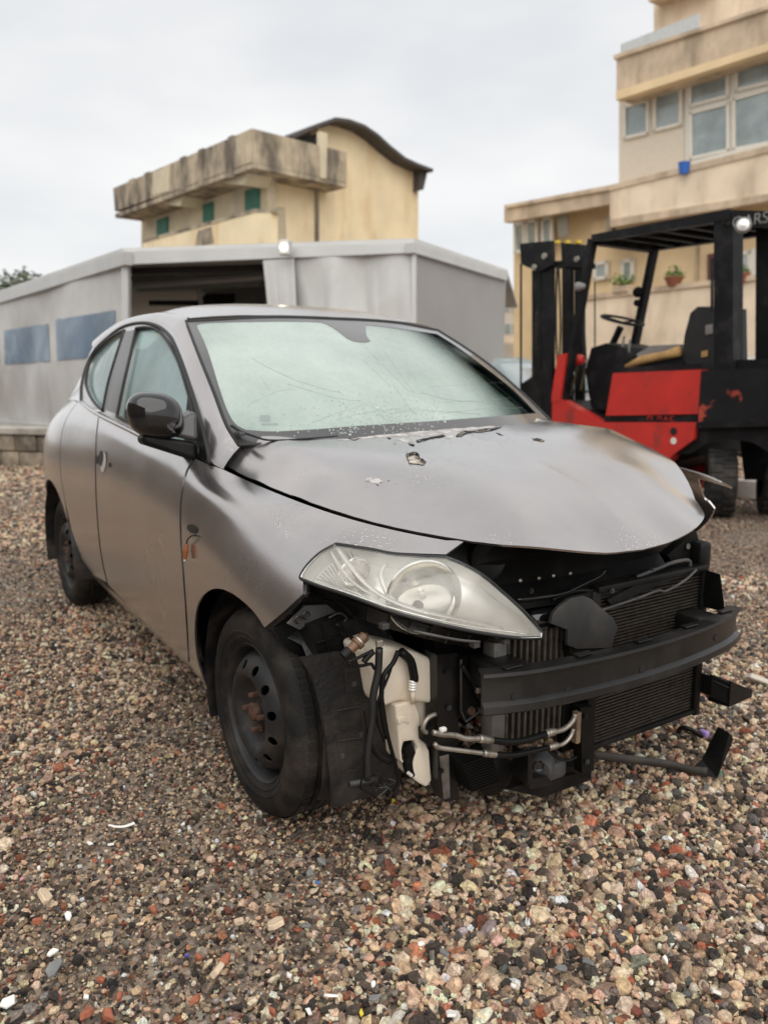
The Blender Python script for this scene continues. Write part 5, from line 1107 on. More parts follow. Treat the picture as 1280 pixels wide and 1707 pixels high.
for q in ([(8, 551), (82, 540), (85, 602), (10, 607)], [(94, 533), (194, 517), (195, 596), (97, 600)], [(-60, 560), (-2, 553), (0, 607), (-60, 612)]):
    dm = lw.data; cs = np.array([p.center for p in dm.polygons]); ok = inpoly(proj(cs), np.array(q, float)); Fs = [list(p.vertices) for p, z_ in zip(dm.polygons, ok) if z_]
    us_ = sorted({i for f in Fs for i in f}); mp3 = {a_: i for i, a_ in enumerate(us_)}
    mesh('film_window', [np.array(dm.vertices[i].co)+fL.n*.012 for i in us_], [[mp3[i] for i in f] for f in Fs], BLUEF, tent, 180)
fL.poly('base_beam', [(-60, 694), (205, 722), (205, 745), (-60, 706)], .08, .16, ALB, tent)
back = fF.n*-7.; inner_c = [tA+back, tB+back]
MB().prism([tL*[1, 1, 0]+[0, 0, zt], tA, tB, tC, tC-fF.n*7, tL-fF.n*6], (0, 0, 1), .05).build('tent_roof', PVC, tent)
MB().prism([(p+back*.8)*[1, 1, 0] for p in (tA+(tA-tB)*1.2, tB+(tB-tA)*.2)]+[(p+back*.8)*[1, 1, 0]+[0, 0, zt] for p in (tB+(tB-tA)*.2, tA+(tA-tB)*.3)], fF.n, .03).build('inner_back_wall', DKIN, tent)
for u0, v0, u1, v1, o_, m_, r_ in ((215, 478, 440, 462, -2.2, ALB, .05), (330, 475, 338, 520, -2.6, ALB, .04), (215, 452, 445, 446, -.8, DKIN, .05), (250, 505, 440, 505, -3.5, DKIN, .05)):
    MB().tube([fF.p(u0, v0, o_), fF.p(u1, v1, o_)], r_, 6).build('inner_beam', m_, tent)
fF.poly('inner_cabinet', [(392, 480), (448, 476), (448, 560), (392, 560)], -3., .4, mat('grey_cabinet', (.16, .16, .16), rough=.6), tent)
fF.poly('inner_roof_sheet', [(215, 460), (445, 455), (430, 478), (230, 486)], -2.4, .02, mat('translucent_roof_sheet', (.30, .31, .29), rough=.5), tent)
under(tent)
# floodlight under the eave
LP = fF.p(476, 413, .25); lampo = empty('floodlight', LP); tag(lampo, 'small lit floodlight on the front eave of the grey tent', 'lamp')
MB().box((0, 0, 0), (.14, .14, .18), np.stack([fF.d, fF.n, [0, 0, 1]], 1), .01).build('lamp_housing', ALB, lampo)
MB().lathe([(0, .012), (.030, .010), (.038, .002), (.038, 0)], fF.n*.072, fF.n, 20).build('lamp_face', mat('lit_lamp_face', (1, .95, .8), emit=((1, .88, .58), 30.)), lampo)
MB().tube([fF.n*-.07, fF.n*-.22], .02, 8).build('lamp_arm', ALB, lampo)
# low stone wall in front of the tent
SW = mat('stained_stone_wall', (.33, .27, .20), rough=.85, var=.3, vs=6, c2=(.12, .10, .08), p2=(.42, .6), s2=3.2, bump=.5, bs=14)
CONC = mat('concrete_cap', (.42, .39, .34), rough=.8, var=.15, vs=4, c2=(.26, .23, .19), p2=(.45, .7), s2=3)
w0, w1 = at(-70, 772, 2, 0), at(330, 786, 2, 0); fw_ = Facade(w0, w1)
wall = empty('low_stone_wall', (w0[0], w0[1], 0)); tag(wall, 'low weathered stone wall with a concrete cap in front of the tent', 'wall')
r_ = np.random.default_rng(5)
L_ = np.linalg.norm((w1-w0)[:2]); x = 0
for row, (z0, z1) in enumerate(((-.05, .20), (.206, .42))):
    x = -.2*row
    while x < L_:
        wd = r_.uniform(.28, .5); c = w0*[1, 1, 0]+fw_.d*(x+wd/2)+fw_.n*r_.uniform(-.012, .012)+np.array([0, 0, (z0+z1)/2])
        MB().box(c-np.array([w0[0], w0[1], 0]), (wd-.012, .3, z1-z0-.006), np.stack([fw_.d, fw_.n, [0, 0, 1]], 1), .02).build('stone_block', SW, wall, 30); x += wd
MB().box(w0*[1, 1, 0]+fw_.d*L_/2+np.array([0, 0, .47])-np.array([w0[0], w0[1], 0]), (L_, .38, .085), np.stack([fw_.d, fw_.n, [0, 0, 1]], 1), .01).build('cap', CONC, wall)
MB().box(w0*[1, 1, 0]+fw_.d*L_/2-fw_.n*.05+np.array([0, 0, .18])-np.array([w0[0], w0[1], 0]), (L_, .2, .46), np.stack([fw_.d, fw_.n, [0, 0, 1]], 1)).build('wall_core', CONC, wall)

# ---------------------------------------------------------------- yellow house behind the tent
YEL = mat('yellow_render', (.82, .68, .45), rough=.85, var=.10, vs=.9, c2=(.60, .40, .20), p2=(.5, .75), s2=.8, st=(1, 1, .3))
YELP = mat('pale_yellow_render', (.62, .54, .38), rough=.85, var=.12, vs=1.2, c2=(.48, .42, .32), p2=(.45, .7), s2=.9)
DIRTY = mat('mould_streaked_concrete', (.46, .38, .27), rough=.9, var=.25, vs=1.5, c2=(.14, .115, .09), p2=(.42, .62), s2=1.5, st=(1, 1, .35))
GREENS = mat('green_shutter', (.05, .18, .13), rough=.6, var=.15, vs=4)
ROOFD = mat('dark_roof_edge', (.07, .06, .055), rough=.7, var=.2)
z0_ = dep(420, 214, 24)[2]; q0, q1, q2 = at(420, 214, 2, z0_), at(190, 314, 2, z0_), at(578, 254, 2, z0_)
yh = empty('yellow_house', (q0[0], q0[1], 0)); tag(yh, 'yellow house with a curved dark roof edge and green shutters rising behind the tent', 'house')
yL, yR = Facade(q0, q1), Facade(q0, q2)
# parapets
yL.poly('balcony_parapet', [(420, 214), (189, 314), (192, 352), (300, 315), (420, 270)], 0., .3, DIRTY, yh)
yR.poly('balcony_parapet', [(420.5, 214), (578, 254), (578, 304), (545, 297), (420.5, 270)], 0., .3, DIRTY, yh)
yL.poly('pale_parapet_panel', [(255, 288), (282, 276), (282, 318), (255, 326)], .02, .1, YELP, yh)
for u in (215, 240, 300, 330, 380): yL.poly('parapet_pier', [(u, 305-(u-190)*.435+6), (u+8, 305-(u+8-190)*.435+6), (u+8, 345-(u-190)*.26), (u, 346-(u-190)*.26)], .03, .1, DIRTY, yh)
C3 = [q1-yL.n*1.5, q0-(yL.n+yR.n)*0.9, q2-yR.n*1.5]
MB().prism([q0+[0, 0, -1.12], q1+[0, 0, -1.12], q1-yL.n*1.6+[0, 0, -1.12], q0-yL.n*1.2-yR.n*1.2+[0, 0, -1.12], q2-yR.n*1.6+[0, 0, -1.12], q2+[0, 0, -1.12]], (0, 0, 1), .15).build('balcony_slab', DIRTY, yh)
for u, v, w_ in ((395, 300, 20), (290, 335, 18)): yL.poly('slab_bracket', [(u-w_, v-6), (u+w_, v-14), (u+w_*.6, v+8), (u-w_, v+6)], -.25, .9, YELP, yh)
# walls
yL.poly('side_wall', [(447, 260), (236, 340), (236, 470), (447, 470)], -1.15, .3, YELP, yh)
yR.poly('gable_wall', [(449, 275), (449, 470), (697, 470), (697, 284), (676, 277), (655, 262), (636, 244), (612, 224), (585, 212), (556, 207), (530, 214), (530, 255)], -1.1, .4, YEL, yh)
rl = np.array([(480, 231), (515, 215), (552, 201), (575, 204), (600, 213), (622, 228), (644, 248), (668, 267), (690, 277), (714, 286)], float); mb = MB()
Pt = [yR.p(u, v, -.7) for u, v in rl]
mb.sweep([(-.055, -1.2), (.055, -1.2), (.055, .25), (-.055, .25)], Pt, yR.n).build('curved_roof_edge', ROOFD, yh)
mb = MB(); V = [p for p in Pt]+[p-yR.n*8 for p in Pt]; kk = len(Pt); mesh('roof_sheet', V, [(i, i+1, kk+i+1, kk+i) for i in range(kk-1)], ROOFD, yh, 60)
yR.poly('roof_end', [(700, 284), (713, 284), (706, 316), (699, 318)], -.75, 1., ROOFD, yh)
for q in ([(261, 367), (279, 361), (279, 391), (261, 396)], [(338, 342), (354, 336), (354, 368), (338, 373)], [(408, 318), (431, 311), (431, 350), (408, 353)]):
    o = yL.poly('shutter', q, -1.08, .08, GREENS, yh)
    for t in range(5):
        f = (t+.5)/5; yL.poly('shutter_slat', [(q[0][0]+1.5, q[0][1]*(1-f)+q[3][1]*f), (q[1][0]-1.5, q[1][1]*(1-f)+q[2][1]*f), (q[1][0]-1.5, q[1][1]*(1-f)+q[2][1]*f+1.6), (q[0][0]+1.5, q[0][1]*(1-f)+q[3][1]*f+1.6)], -1.05, .03, GREENS, o)
yL.poly('lower_balcony', [(238, 404), (425, 352), (452, 352), (452, 420), (238, 430)], -.35, .25, YEL, yh)
yL.poly('lower_balcony_rail', [(238, 400), (425, 348), (455, 350), (455, 354), (425, 354), (238, 405)], -.33, .3, DIRTY, yh)
yL.poly('balcony_stain', [(330, 385), (352, 378), (356, 405), (325, 412)], -.33, .03, DIRTY, yh)
yR.poly('downpipe', [(527, 300), (532, 301), (532, 470), (527, 470)], -1.02, .08, DIRTY, yh); yR.poly('chimney_pipe', [(533, 219), (546, 222), (544, 298), (535, 296)], .05, .15, YELP, yh)
yR.poly('render_patch', [(452, 345), (475, 345), (478, 400), (452, 402)], -1.09, .02, YELP, yh); yR.poly('attic_window', [(500, 228), (528, 224), (528, 244), (500, 238)], -1.08, .05, DKIN, yh)
bx_ = q0-yL.n*5-yR.n*5
MB().prism([q0*[1, 1, 0]-(yL.n+yR.n)*1.4, q1*[1, 1, 0]-yL.n*1.5, q1*[1, 1, 0]-yL.n*8, q2*[1, 1, 0]+(q2-q0)*[.95, .95, 0]-yR.n*8, q2*[1, 1, 0]+(q2-q0)*[.9, .9, 0]-yR.n*1.5], (0, 0, 1), z0_-1.3).build('house_body', YEL, yh)
under(yh)

# ---------------------------------------------------------------- apartment house on the right
BEI = mat('weathered_beige_render', (.78, .64, .48), rough=.88, var=.12, vs=1., c2=(.52, .40, .28), p2=(.48, .72), s2=1.0, st=(1, 1, .3))
BEID = mat('dirty_beige_parapet', (.60, .47, .34), rough=.9, var=.2, vs=1.4, c2=(.33, .25, .17), p2=(.46, .70), s2=1.4, st=(1, 1, .3))
YW = mat('warm_yellow_wall', (.76, .58, .35), rough=.85, var=.1, vs=1)
WFR = mat('white_window_frame', (.72, .68, .60), rough=.5, var=.06)
PANE = mat('grey_blue_pane', (.24, .30, .31), rough=.12, var=.25, vs=1.2, coat=.8, c2=(.36, .40, .40), p2=(.4, .7), s2=.9)
PANEL = mat('cream_panel', (.68, .60, .49), rough=.6, var=.06)
BRN2 = mat('brown_door', (.12, .045, .035), rough=.6)
zr = dep(1030, 167, 26)[2]; s0, s1 = at(1030, 167, 2, zr), at(1280, 81, 2, zr); rb = Facade(s0, s1)
ah = empty('apartment_house', (s0[0], s0[1], 0)); tag(ah, 'beige apartment house with glazed loggia and stained balcony parapets behind the forklift', 'building')
rb.poly('upper_storey', [(1089, -80), (1400, -160), (1400, 0), (1089, 60)], -1.6, 6, BEI, ah)
rb.poly('upper_eave', [(1080, -6), (1180, -36), (1180, -28), (1080, 3)], -1.0, .6, BEID, ah)
rb.poly('roof_parapet', [(1027, 90), (1400, -28), (1400, 46), (1027, 166)], .9, 1.2, BEID, ah)
rb.poly('parapet_string_course', [(1026, 152), (1400, 34), (1400, 46), (1026, 167)], .98, .3, YW, ah)
rb.poly('parapet_cap', [(1022, 92), (1400, -30), (1400, -24), (1022, 99)], 1.0, 1.3, BEID, ah)
rb.poly('glass_railing', [(1034, 74), (1165, 22), (1165, 50), (1034, 92)], .6, .03, mat('pale_glass_railing', (.5, .52, .52), rough=.1, coat=.5), ah)
rb.poly('main_wall', [(1032, 150), (1400, 30), (1400, 700), (1032, 700)], -.35, 7, BEI, ah)
rb.poly('loggia_panel', [(1031, 168), (1140, 132), (1140, 281), (1031, 305)], .02, .2, PANEL, ah)
for q in ([(1040, 178), (1078, 167), (1078, 221), (1040, 230)], [(1090, 160), (1133, 147), (1133, 206), (1090, 217)], [(1149, 140), (1211, 119), (1211, 160), (1149, 176)], [(1226, 115), (1290, 92), (1290, 135), (1226, 150)], [(1150, 188), (1212, 172), (1212, 250), (1150, 264)], [(1222, 165), (1290, 146), (1290, 236), (1222, 249)], [(1300, 90), (1380, 62), (1380, 215), (1300, 234)]):
    w_ = rb.poly('window', q, .06, .05, PANE, ah); rb.frame('window_frame', q, .045, .12, .10, WFR, w_)
rb.poly('window_backing', [(1141, 137), (1400, 55), (1400, 208), (1141, 274)], .04, .2, WFR, ah)
rb.poly('window_sill', [(1138, 272), (1400, 205), (1400, 213), (1138, 281)], .2, .4, WFR, ah)
rb.poly('floor_slab', [(1014, 309), (1400, 212), (1400, 225), (1014, 318)], .95, 1.2, BEID, ah)
rb.poly('balcony_parapet', [(1016, 317), (1400, 224), (1400, 315), (1016, 378)], .9, .3, BEI, ah)
rb.poly('cornice', [(1016, 366), (1400, 303), (1400, 315), (1016, 379)], .98, .2, BEID, ah)
rb.poly('terrace_parapet', [(840, 342), (1018, 308), (1018, 340), (840, 371)], .8, .3, BEID, ah)
rb.poly('terrace_slab', [(842, 342), (1018, 310), (1018, 316), (842, 347)], .9, 6., BEID, ah)
rb.poly('terrace_wall', [(856, 366), (1020, 335), (1020, 700), (856, 700)], -.3, 5.5, YW, ah)
for q in ([(857, 374), (872, 371), (872, 418), (857, 420)], [(877, 370), (893, 367), (893, 414), (877, 417)], [(903, 365), (918, 362), (918, 411), (903, 413)]):
    w_ = rb.poly('window', q, .1, .05, PANE, ah); rb.frame('window_frame', q, .06, .14, .1, WFR, w_)
rb.poly('hanging_washing', [(928, 360), (946, 357), (946, 392), (930, 396)], .4, .05, mat('grey_cloth', (.25, .23, .19), rough=.9), ah)
rb.poly('lower_wall', [(985, 370), (1400, 300), (1400, 520), (985, 520)], -.1, .2, YW, ah)
rb.poly('garden_parapet', [(960, 500), (1400, 448), (1400, 720), (960, 700)], 1.1, .3, BEI, ah)
rb.poly('garden_parapet_cap', [(958, 494), (1400, 441), (1400, 450), (958, 502)], 1.18, .45, BEID, ah)
for q in ([(990, 440), (1010, 437), (1010, 462), (990, 465)], [(1036, 436), (1052, 433), (1052, 465), (1036, 468)], [(1226, 424), (1248, 420), (1248, 470), (1226, 473)]):
    w_ = rb.poly('window', q, .0, .05, PANE, ah); rb.frame('window_frame', q, .06, .05, .1, WFR, w_)
rb.poly('brown_shutter', [(1178, 424), (1196, 421), (1196, 473), (1178, 475)], .04, .06, BRN2, ah); rb.poly('cream_curtain', [(1252, 415), (1268, 412), (1268, 470), (1252, 471)], .02, .04, WFR, ah)
rb.poly('awning', [(1000, 395), (1062, 383), (1062, 396), (1000, 410)], .9, .4, BEID, ah); rb.poly('wall_pipe', [(1158, 400), (1162, 399), (1162, 470), (1158, 470)], .0, .08, BEID, ah); rb.poly('satellite_box', [(1008, 363), (1020, 360), (1020, 388), (1008, 391)], .5, .2, DIRTY, ah)
under(ah)
LEAF = mat('pot_plant_leaves', (.07, .15, .03), rough=.7, var=.4, vs=20, c2=(.22, .24, .03), p2=(.5, .6), s2=12)
TERRA = mat('terracotta', (.26, .09, .05), rough=.8)
def pot(u, v, w_, label, long=1.):
    b = rb.p(u, v, 1.12); o = empty('plant_pot', b); tag(o, label, 'plant pot')
    if long > 1: MB().box((0, 0, .11), (w_*2, w_*.9, .2), np.stack([rb.d, rb.n, [0, 0, 1]], 1), .02).build('planter', BEID, o)
    else: MB().lathe([(0, 0), (w_*.6, 0), (w_, .22), (w_*1.08, .22), (w_*1.08, .27), (w_*.95, .27), (w_*.9, .2), (0, .2)], (0, 0, 0), (0, 0, 1), 18).build('pot', TERRA, o, 40)
    mb = MB(); r = np.random.default_rng(int(u))
    for i in range(150):
        d_ = r.normal(size=3); d_[2] = abs(d_[2]); d_ /= np.linalg.norm(d_); p = d_*w_*r.uniform(.4, 1.25)*(np.array([1, 1, 1.1]))+[0, 0, .24]+rb.d*r.uniform(-1, 1)*w_*(long-1); a = r.normal(size=3); a /= np.linalg.norm(a); c = np.cross(a, d_); s_ = w_*.32
        mb.add([p-a*s_*.4, p+c*s_, p+a*s_*.4, p-c*s_*.5], [(0, 1, 2, 3)])
    l = mb.build('foliage', LEAF, o, fix=False); l['kind'] = 'stuff'
pot(1122, 477, .27, 'leafy plant in a terracotta pot on the parapet beside the brown shutter'); pot(1036, 488, .3, 'long planter of small plants on the parapet behind the steering wheel', 1.8); pot(1236, 472, .2, 'small yellow-green pot plant in front of the grey window on the parapet')
bk = rb.p(1139, 290, 1.05); bo = MB().lathe([(0, 0), (.13, 0), (.17, .3), (.18, .3), (.18, .32), (.15, .31), (.12, .02)], (0, 0, 0), (0, 0, 1), 18).build('bucket', mat('blue_plastic', (.02, .12, .45), rough=.4), None, 40); bo.location = bk; tag(bo, 'blue plastic bucket on the balcony ledge below the large window', 'bucket')
# pale houses far off between tent and mast
FH = mat('far_pale_wall', (.55, .48, .40), rough=.9, var=.12, vs=.4)
for (u0, v0, u1, v1, d_, m_, lb) in ((836, 488, 866, 600, 46, FH, 'distant pale house between the tent and the forklift mast'), (-80, 472, 40, 640, 70, mat('far_tree_mass', (.05, .07, .04), rough=.9, var=.4, vs=.8), None)):
    if lb is None: continue
    a, b = dep(u0, 620, d_), dep(u1, 620, d_); f_ = Facade(a, b); h_ = empty('distant_house', (a[0], a[1], 0)); tag(h_, lb, 'house')
    f_.poly('wall', [(u0, v0), (u1, v0+6), (u1, 640), (u0, 640)], 0, 5, m_, h_); f_.poly('roof', [(u0-2, v0-8), (u1+2, v0-1), (u1+2, v0+8), (u0-2, v0+2)], .4, 6, mat('far_tile_roof', (.30, .15, .09), rough=.9), h_)
    for q in ([(842, 505), (848, 506), (848, 520), (842, 519)], [(854, 507), (860, 508), (860, 522), (854, 521)], [(842, 540), (850, 540), (850, 556), (842, 556)], [(854, 540), (861, 540), (861, 556), (854, 556)]): f_.poly('window', q, .05, .1, PANE, h_)
    f_.poly('terrace', [(838, 560), (866, 561), (866, 572), (838, 571)], .8, .3, BEI, h_); under(h_)
# tree tops beyond the tent roof at far left
FT = mat('far_foliage', (.05, .075, .035), rough=.8, var=.4, vs=2, c2=(.09, .10, .05), p2=(.45, .6), s2=2)
for u, v, w_, lb in ((12, 486, 1.5, 'distant tree whose rounded top shows over the tent roof end'), (44, 478, 1.1, 'slender distant tree top standing beside the rounded one over the tent')):
    b = dep(u, v, 40); o = empty('distant_tree', (b[0], b[1], 0)); tag(o, lb, 'tree'); r = np.random.default_rng(int(u)); mb = MB()
    for i in range(900):
        d_ = r.normal(size=3); d_ /= np.linalg.norm(d_); p = d_*w_*r.uniform(.3, 1.)**.5*np.array([1, 1, 1.2])*(1+.25*math.sin(d_[0]*5+d_[2]*4))+[0, 0, b[2]-w_*.4]; a = r.normal(size=3); a /= np.linalg.norm(a); c = np.cross(a, d_); mb.add([p-a*.09, p+c*.16, p+a*.09, p-c*.1], [(0, 1, 2, 3)])
    l = mb.build('crown', FT, o, fix=False); l['kind'] = 'stuff'; MB().tube([(0, 0, 0), (.1, 0, b[2]*.5), (0, .05, b[2])], [.2, .14, .06], 8).build('trunk', BRN2, o, 60)

# wall added out of view on the near side so paint reflects less sky
YB = mat('added_wall_brown', (.21, .165, .125), rough=.9, var=.2, vs=.8, c2=(.12, .095, .075), p2=(.45, .7), s2=.6, st=(1, 1, .4))
yw = empty('added_wall', (-9., -7.2, 0)); tag(yw, 'tall brown wall added out of view for the car paint to reflect', 'wall')
MB().box((0, 0, 2.0), (34, .3, 4.0)).build('wall_face', YB, yw); MB().box((0, 0, 4.05), (34.2, .42, .1), None, .02).build('coping', CONC, yw)
for i in range(9): MB().box((-16+i*4, .17, 2.), (.4, .12, 3.98), None, .02).build('pier', YB, yw)
# ================================================================== red and black forklift
zf = dep(1215, 348, 6.3)[2]; f0, f1 = at(1215, 348, 2, zf), at(985, 391, 2, zf); FK = Facade(f0, f1)
fork = empty('forklift', (f0[0], f0[1], 0)); tag(fork, 'red and black forklift with open cab and raised overhead guard behind the car', 'forklift')
RED = mat('worn_red_paint', (.52, .028, .022), rough=.42, var=.12, vs=4, c2=(.22, .035, .03), p2=(.54, .72), s2=4.5, coat=.2, st=(1, 1, .5))
FBL = mat('forklift_black', (.008, .008, .009), rough=.5, spec=.2, var=.25, vs=5, c2=(.026, .025, .025), p2=(.5, .7), s2=6)
FBR = mat('black_with_red_wear', (.011, .011, .012), rough=.55, spec=.2, var=.25, vs=5, c2=(.36, .06, .04), p2=(.57, .63), s2=4.5)
TAN = mat('tan_foam', (.50, .30, .12), rough=.9, var=.2, vs=20)
GREYF = mat('grey_covers', (.24, .23, .22), rough=.8, var=.2, vs=6)
FW_ = 1.0      # truck width; far side is along -n
def fk(name, pts, off, t, m, par=fork, shift=0.):
    return MB().prism([FK.p(u, v, off)-FK.n*shift for u, v in pts], -FK.n, t).build(name, m, par)
def bar(name, a, b, oa, ob, r_, m=FBL, par=fork, n=8): return MB().tube([FK.p(*a, oa), FK.p(*b, ob)], r_, n).build(name, m, par, 60)
def sqbar(name, a, b, oa, ob, w_, t_, m=FBL, par=fork, shift=0.):
    A_, B_ = FK.p(*a, oa)-FK.n*shift, FK.p(*b, ob)-FK.n*shift; D_ = (B_-A_)/np.linalg.norm(B_-A_); S_ = np.cross(D_, FK.n); S_ /= np.linalg.norm(S_)
    return MB().hexa([A_-S_*w_, A_+S_*w_, A_+S_*w_-FK.n*t_, A_-S_*w_-FK.n*t_, B_-S_*w_, B_+S_*w_, B_+S_*w_-FK.n*t_, B_-S_*w_-FK.n*t_]).build(name, m, par)
# overhead guard
gd = empty('overhead_guard', (0, 0, 0), 0, fork); gd.location = -fork.location*0
for o_ in (0, FW_-.09): fk('guard_rail', [(985, 391), (1215, 348), (1215, 366), (985, 403)], 0, .09, FBL, gd, o_)
Pf0, Pf1 = FK.p(1215, 350), FK.p(985, 392)
for k in range(7):
    f = k/6; c = Pf0*(1-f)+Pf1*f-FK.n*FW_/2+np.array([0, 0, -.04]); MB().box(c, (.05 if 0 < k < 6 else .10, FW_-.16, .035 if 0 < k < 6 else .085), np.stack([FK.d, FK.n, [0, 0, 1]], 1), .005).build('guard_bar', FBL, gd)
c = (Pf0+Pf1)/2-FK.n*FW_/2+np.array([0, 0, -.012]); MB().box(c, (np.linalg.norm(Pf1-Pf0)-.02, FW_-.02, .012), np.stack([FK.d, FK.n, [0, 0, 1]], 1)).build('guard_sheet', FBL, gd)
# posts
for o_ in (0, .60):
    fk('rear_post', [(1189, 360), (1221, 352), (1221, 616), (1189, 618)], -.01, .14, FBL, gd, o_)
sqbar('front_post', (983, 398), (935, 668), -.01, -.01, .030, .08, FBL, gd); sqbar('front_post', (983, 398), (935, 668), 0, 0, .030, .08, FBL, gd, FW_-.09)
# body
fk('red_side_panel', [(1021, 622), (1168, 616), (1163, 690), (1009, 693)], .0, .10, RED); fk('engine_cover', [(1040, 612), (1168, 606), (1168, 700), (1020, 700)], -.10, FW_-.25, FBL)
fk('far_side_panel', [(1021, 622), (1168, 616), (1163, 690), (1009, 693)], 0., .10, RED, fork, FW_-.1)
ns = fk('name_strip', [(1008, 693), (1163, 690), (1161, 704), (1006, 703)], -.012, .1, FBL)
fk('red_lower_body', [(917, 668), (934, 666), (990, 698), (1006, 704), (1160, 704), (1156, 732), (1122, 757), (1060, 830), (930, 830), (905, 760)], .015, .12, RED); fk('lower_body_far', [(917, 668), (990, 698), (1160, 704), (1122, 757), (1060, 830), (930, 830)], 0., .12, RED, fork, FW_-.12)
fk('floor_plate', [(936, 668), (1010, 700), (1010, 712), (930, 690)], -.1, FW_-.2, FBL); fk('chassis', [(940, 700), (1165, 712), (1165, 760), (1040, 800), (930, 800)], -.15, FW_-.3, FBL)
fk('red_front_plate', [(929, 592), (943, 589), (932, 668), (917, 672)], .02, .06, RED); fk('red_front_plate', [(929, 592), (943, 589), (932, 668), (917, 672)], .0, .06, RED, fork, FW_-.1)
cw = fk('counterweight', [(1168, 618), (1330, 610), (1345, 640), (1345, 700), (1163, 704)], .01, FW_+.02, FBR)
fk('counterweight_lip', [(1160, 704), (1345, 700), (1345, 709), (1160, 714)], .04, FW_+.08, FBL)
fk('rear_chassis', [(1160, 714), (1345, 709), (1345, 800), (1300, 815), (1290, 760), (1255, 738), (1215, 732), (1180, 738), (1150, 756), (1125, 758), (1156, 732)], -.02, .08, FBL)
fk('rear_chassis_core', [(1230, 714), (1345, 710), (1345, 800), (1240, 800)], -.35, .5, FBL)
fk('rear_shelf', [(1222, 600), (1340, 596), (1340, 612), (1222, 617)], -.05, FW_-.1, FBL)
# cab
dsh = fk('dashboard', [(985, 580), (1010, 572), (1042, 580), (1046, 640), (1030, 690), (985, 680), (975, 620)], -.25, .55, FBL)
bar('steering_column', (1012, 592), (1034, 545), -.55, -.55, .035)
sc_ = FK.p(1037, 534, -.55); th = np.linspace(0, 2*math.pi, 33); e1 = FK.d; e2 = FK.n*.86+np.array([0, 0, .5]); e2 /= np.linalg.norm(e2); e1b = e1*.95+np.array([0, 0, .28]); e1b /= np.linalg.norm(e1b); e2 = FK.n-e1b*(FK.n@e1b); e2 /= np.linalg.norm(e2)
swl = MB().tube([sc_+.21*(math.cos(t)*e1b+math.sin(t)*e2) for t in th], .014, 8, False).build('steering_wheel', FBL, fork, 180)
for a in (.5, 2.6, 4.7): MB().tube([sc_-np.array([0, 0, .02]), sc_+.205*(math.cos(a)*e1b+math.sin(a)*e2)], .011, 6).build('spoke', FBL, swl, 180)
fk('seat_backrest', [(1136, 600), (1140, 560), (1150, 522), (1162, 511), (1188, 511), (1190, 610), (1150, 614)], -.30, .50, mat('black_vinyl', (.016, .016, .017), rough=.5, var=.2)); fk('seat_cushion', [(1048, 606), (1135, 598), (1140, 615), (1048, 618)], -.28, .5, FBL)
MB().tube([FK.p(1044, 612, -.27), FK.p(1070, 600, -.27), FK.p(1110, 592, -.27), FK.p(1132, 585, -.27)], [.03, .045, .04, .05], 8).build('torn_seat_foam', TAN, fork, 180); fk('grey_seat_cover', [(1060, 590), (1085, 576), (1130, 574), (1136, 588), (1100, 596), (1066, 603)], -.32, .4, GREYF)
fk('seat_tag', [(1175, 542), (1186, 540), (1186, 556), (1175, 558)], -.285, .01, GREYF); fk('orange_tag', [(1168, 586), (1178, 584), (1178, 594), (1168, 596)], -.285, .01, TAN)
rc = FK.p(958, 600, -.2); MB().lathe([(0, -.1), (.055, -.1), (.055, .08), (.03, .11), (0, .11)], rc, FK.d*-1, 14).build('red_cylinder', RED, fork, 40); MB().lathe([(0, 0), (.05, 0), (.05, .12), (0, .12)], FK.p(1040, 595, -.6), FK.d*-1, 12).build('red_cylinder', RED, fork, 40)
for a, b in (((962, 612), (950, 660)), ((975, 612), (968, 650)), ((1035, 590), (1040, 560)), ((1046, 592), (1050, 566))): bar('lever', a, b, -.3, -.3, .012, GREYF if a[0] > 1000 else mat('olive_hose', (.12, .10, .04), rough=.6))
for (u, v, r_, o_, m_, nm) in ((1063, 487, .055, -.9, FBL, 'round_mirror'), (1061, 505, .035, -.9, FBL, 'small_mirror'), (964, 478, .045, .05, GREYF, 'work_lamp'), (1238, 376, .062, .06, GREYF, 'rear_lamp')):
    p_ = FK.p(u, v, o_); d_ = (CAM-p_)*[1, 1, 0]; d_ /= np.linalg.norm(d_); MB().lathe([(0, .03), (r_*.6, .028), (r_*.95, .018), (r_, .005), (r_*.95, -.01), (r_*.5, -.07), (0, -.08)], p_, d_ if nm != 'work_lamp' else FK.d, 20).build(nm, m_, fork, 60)
    if nm == 'rear_lamp': MB().lathe([(0, .034), (r_*.7, .032), (r_*.8, .02)], p_, d_, 20).build('lamp_glass', CHROME, fork, 60)
rs = fk('name_board', [(1222, 350), (1300, 352), (1300, 384), (1222, 372)], .0, .02, FBL)
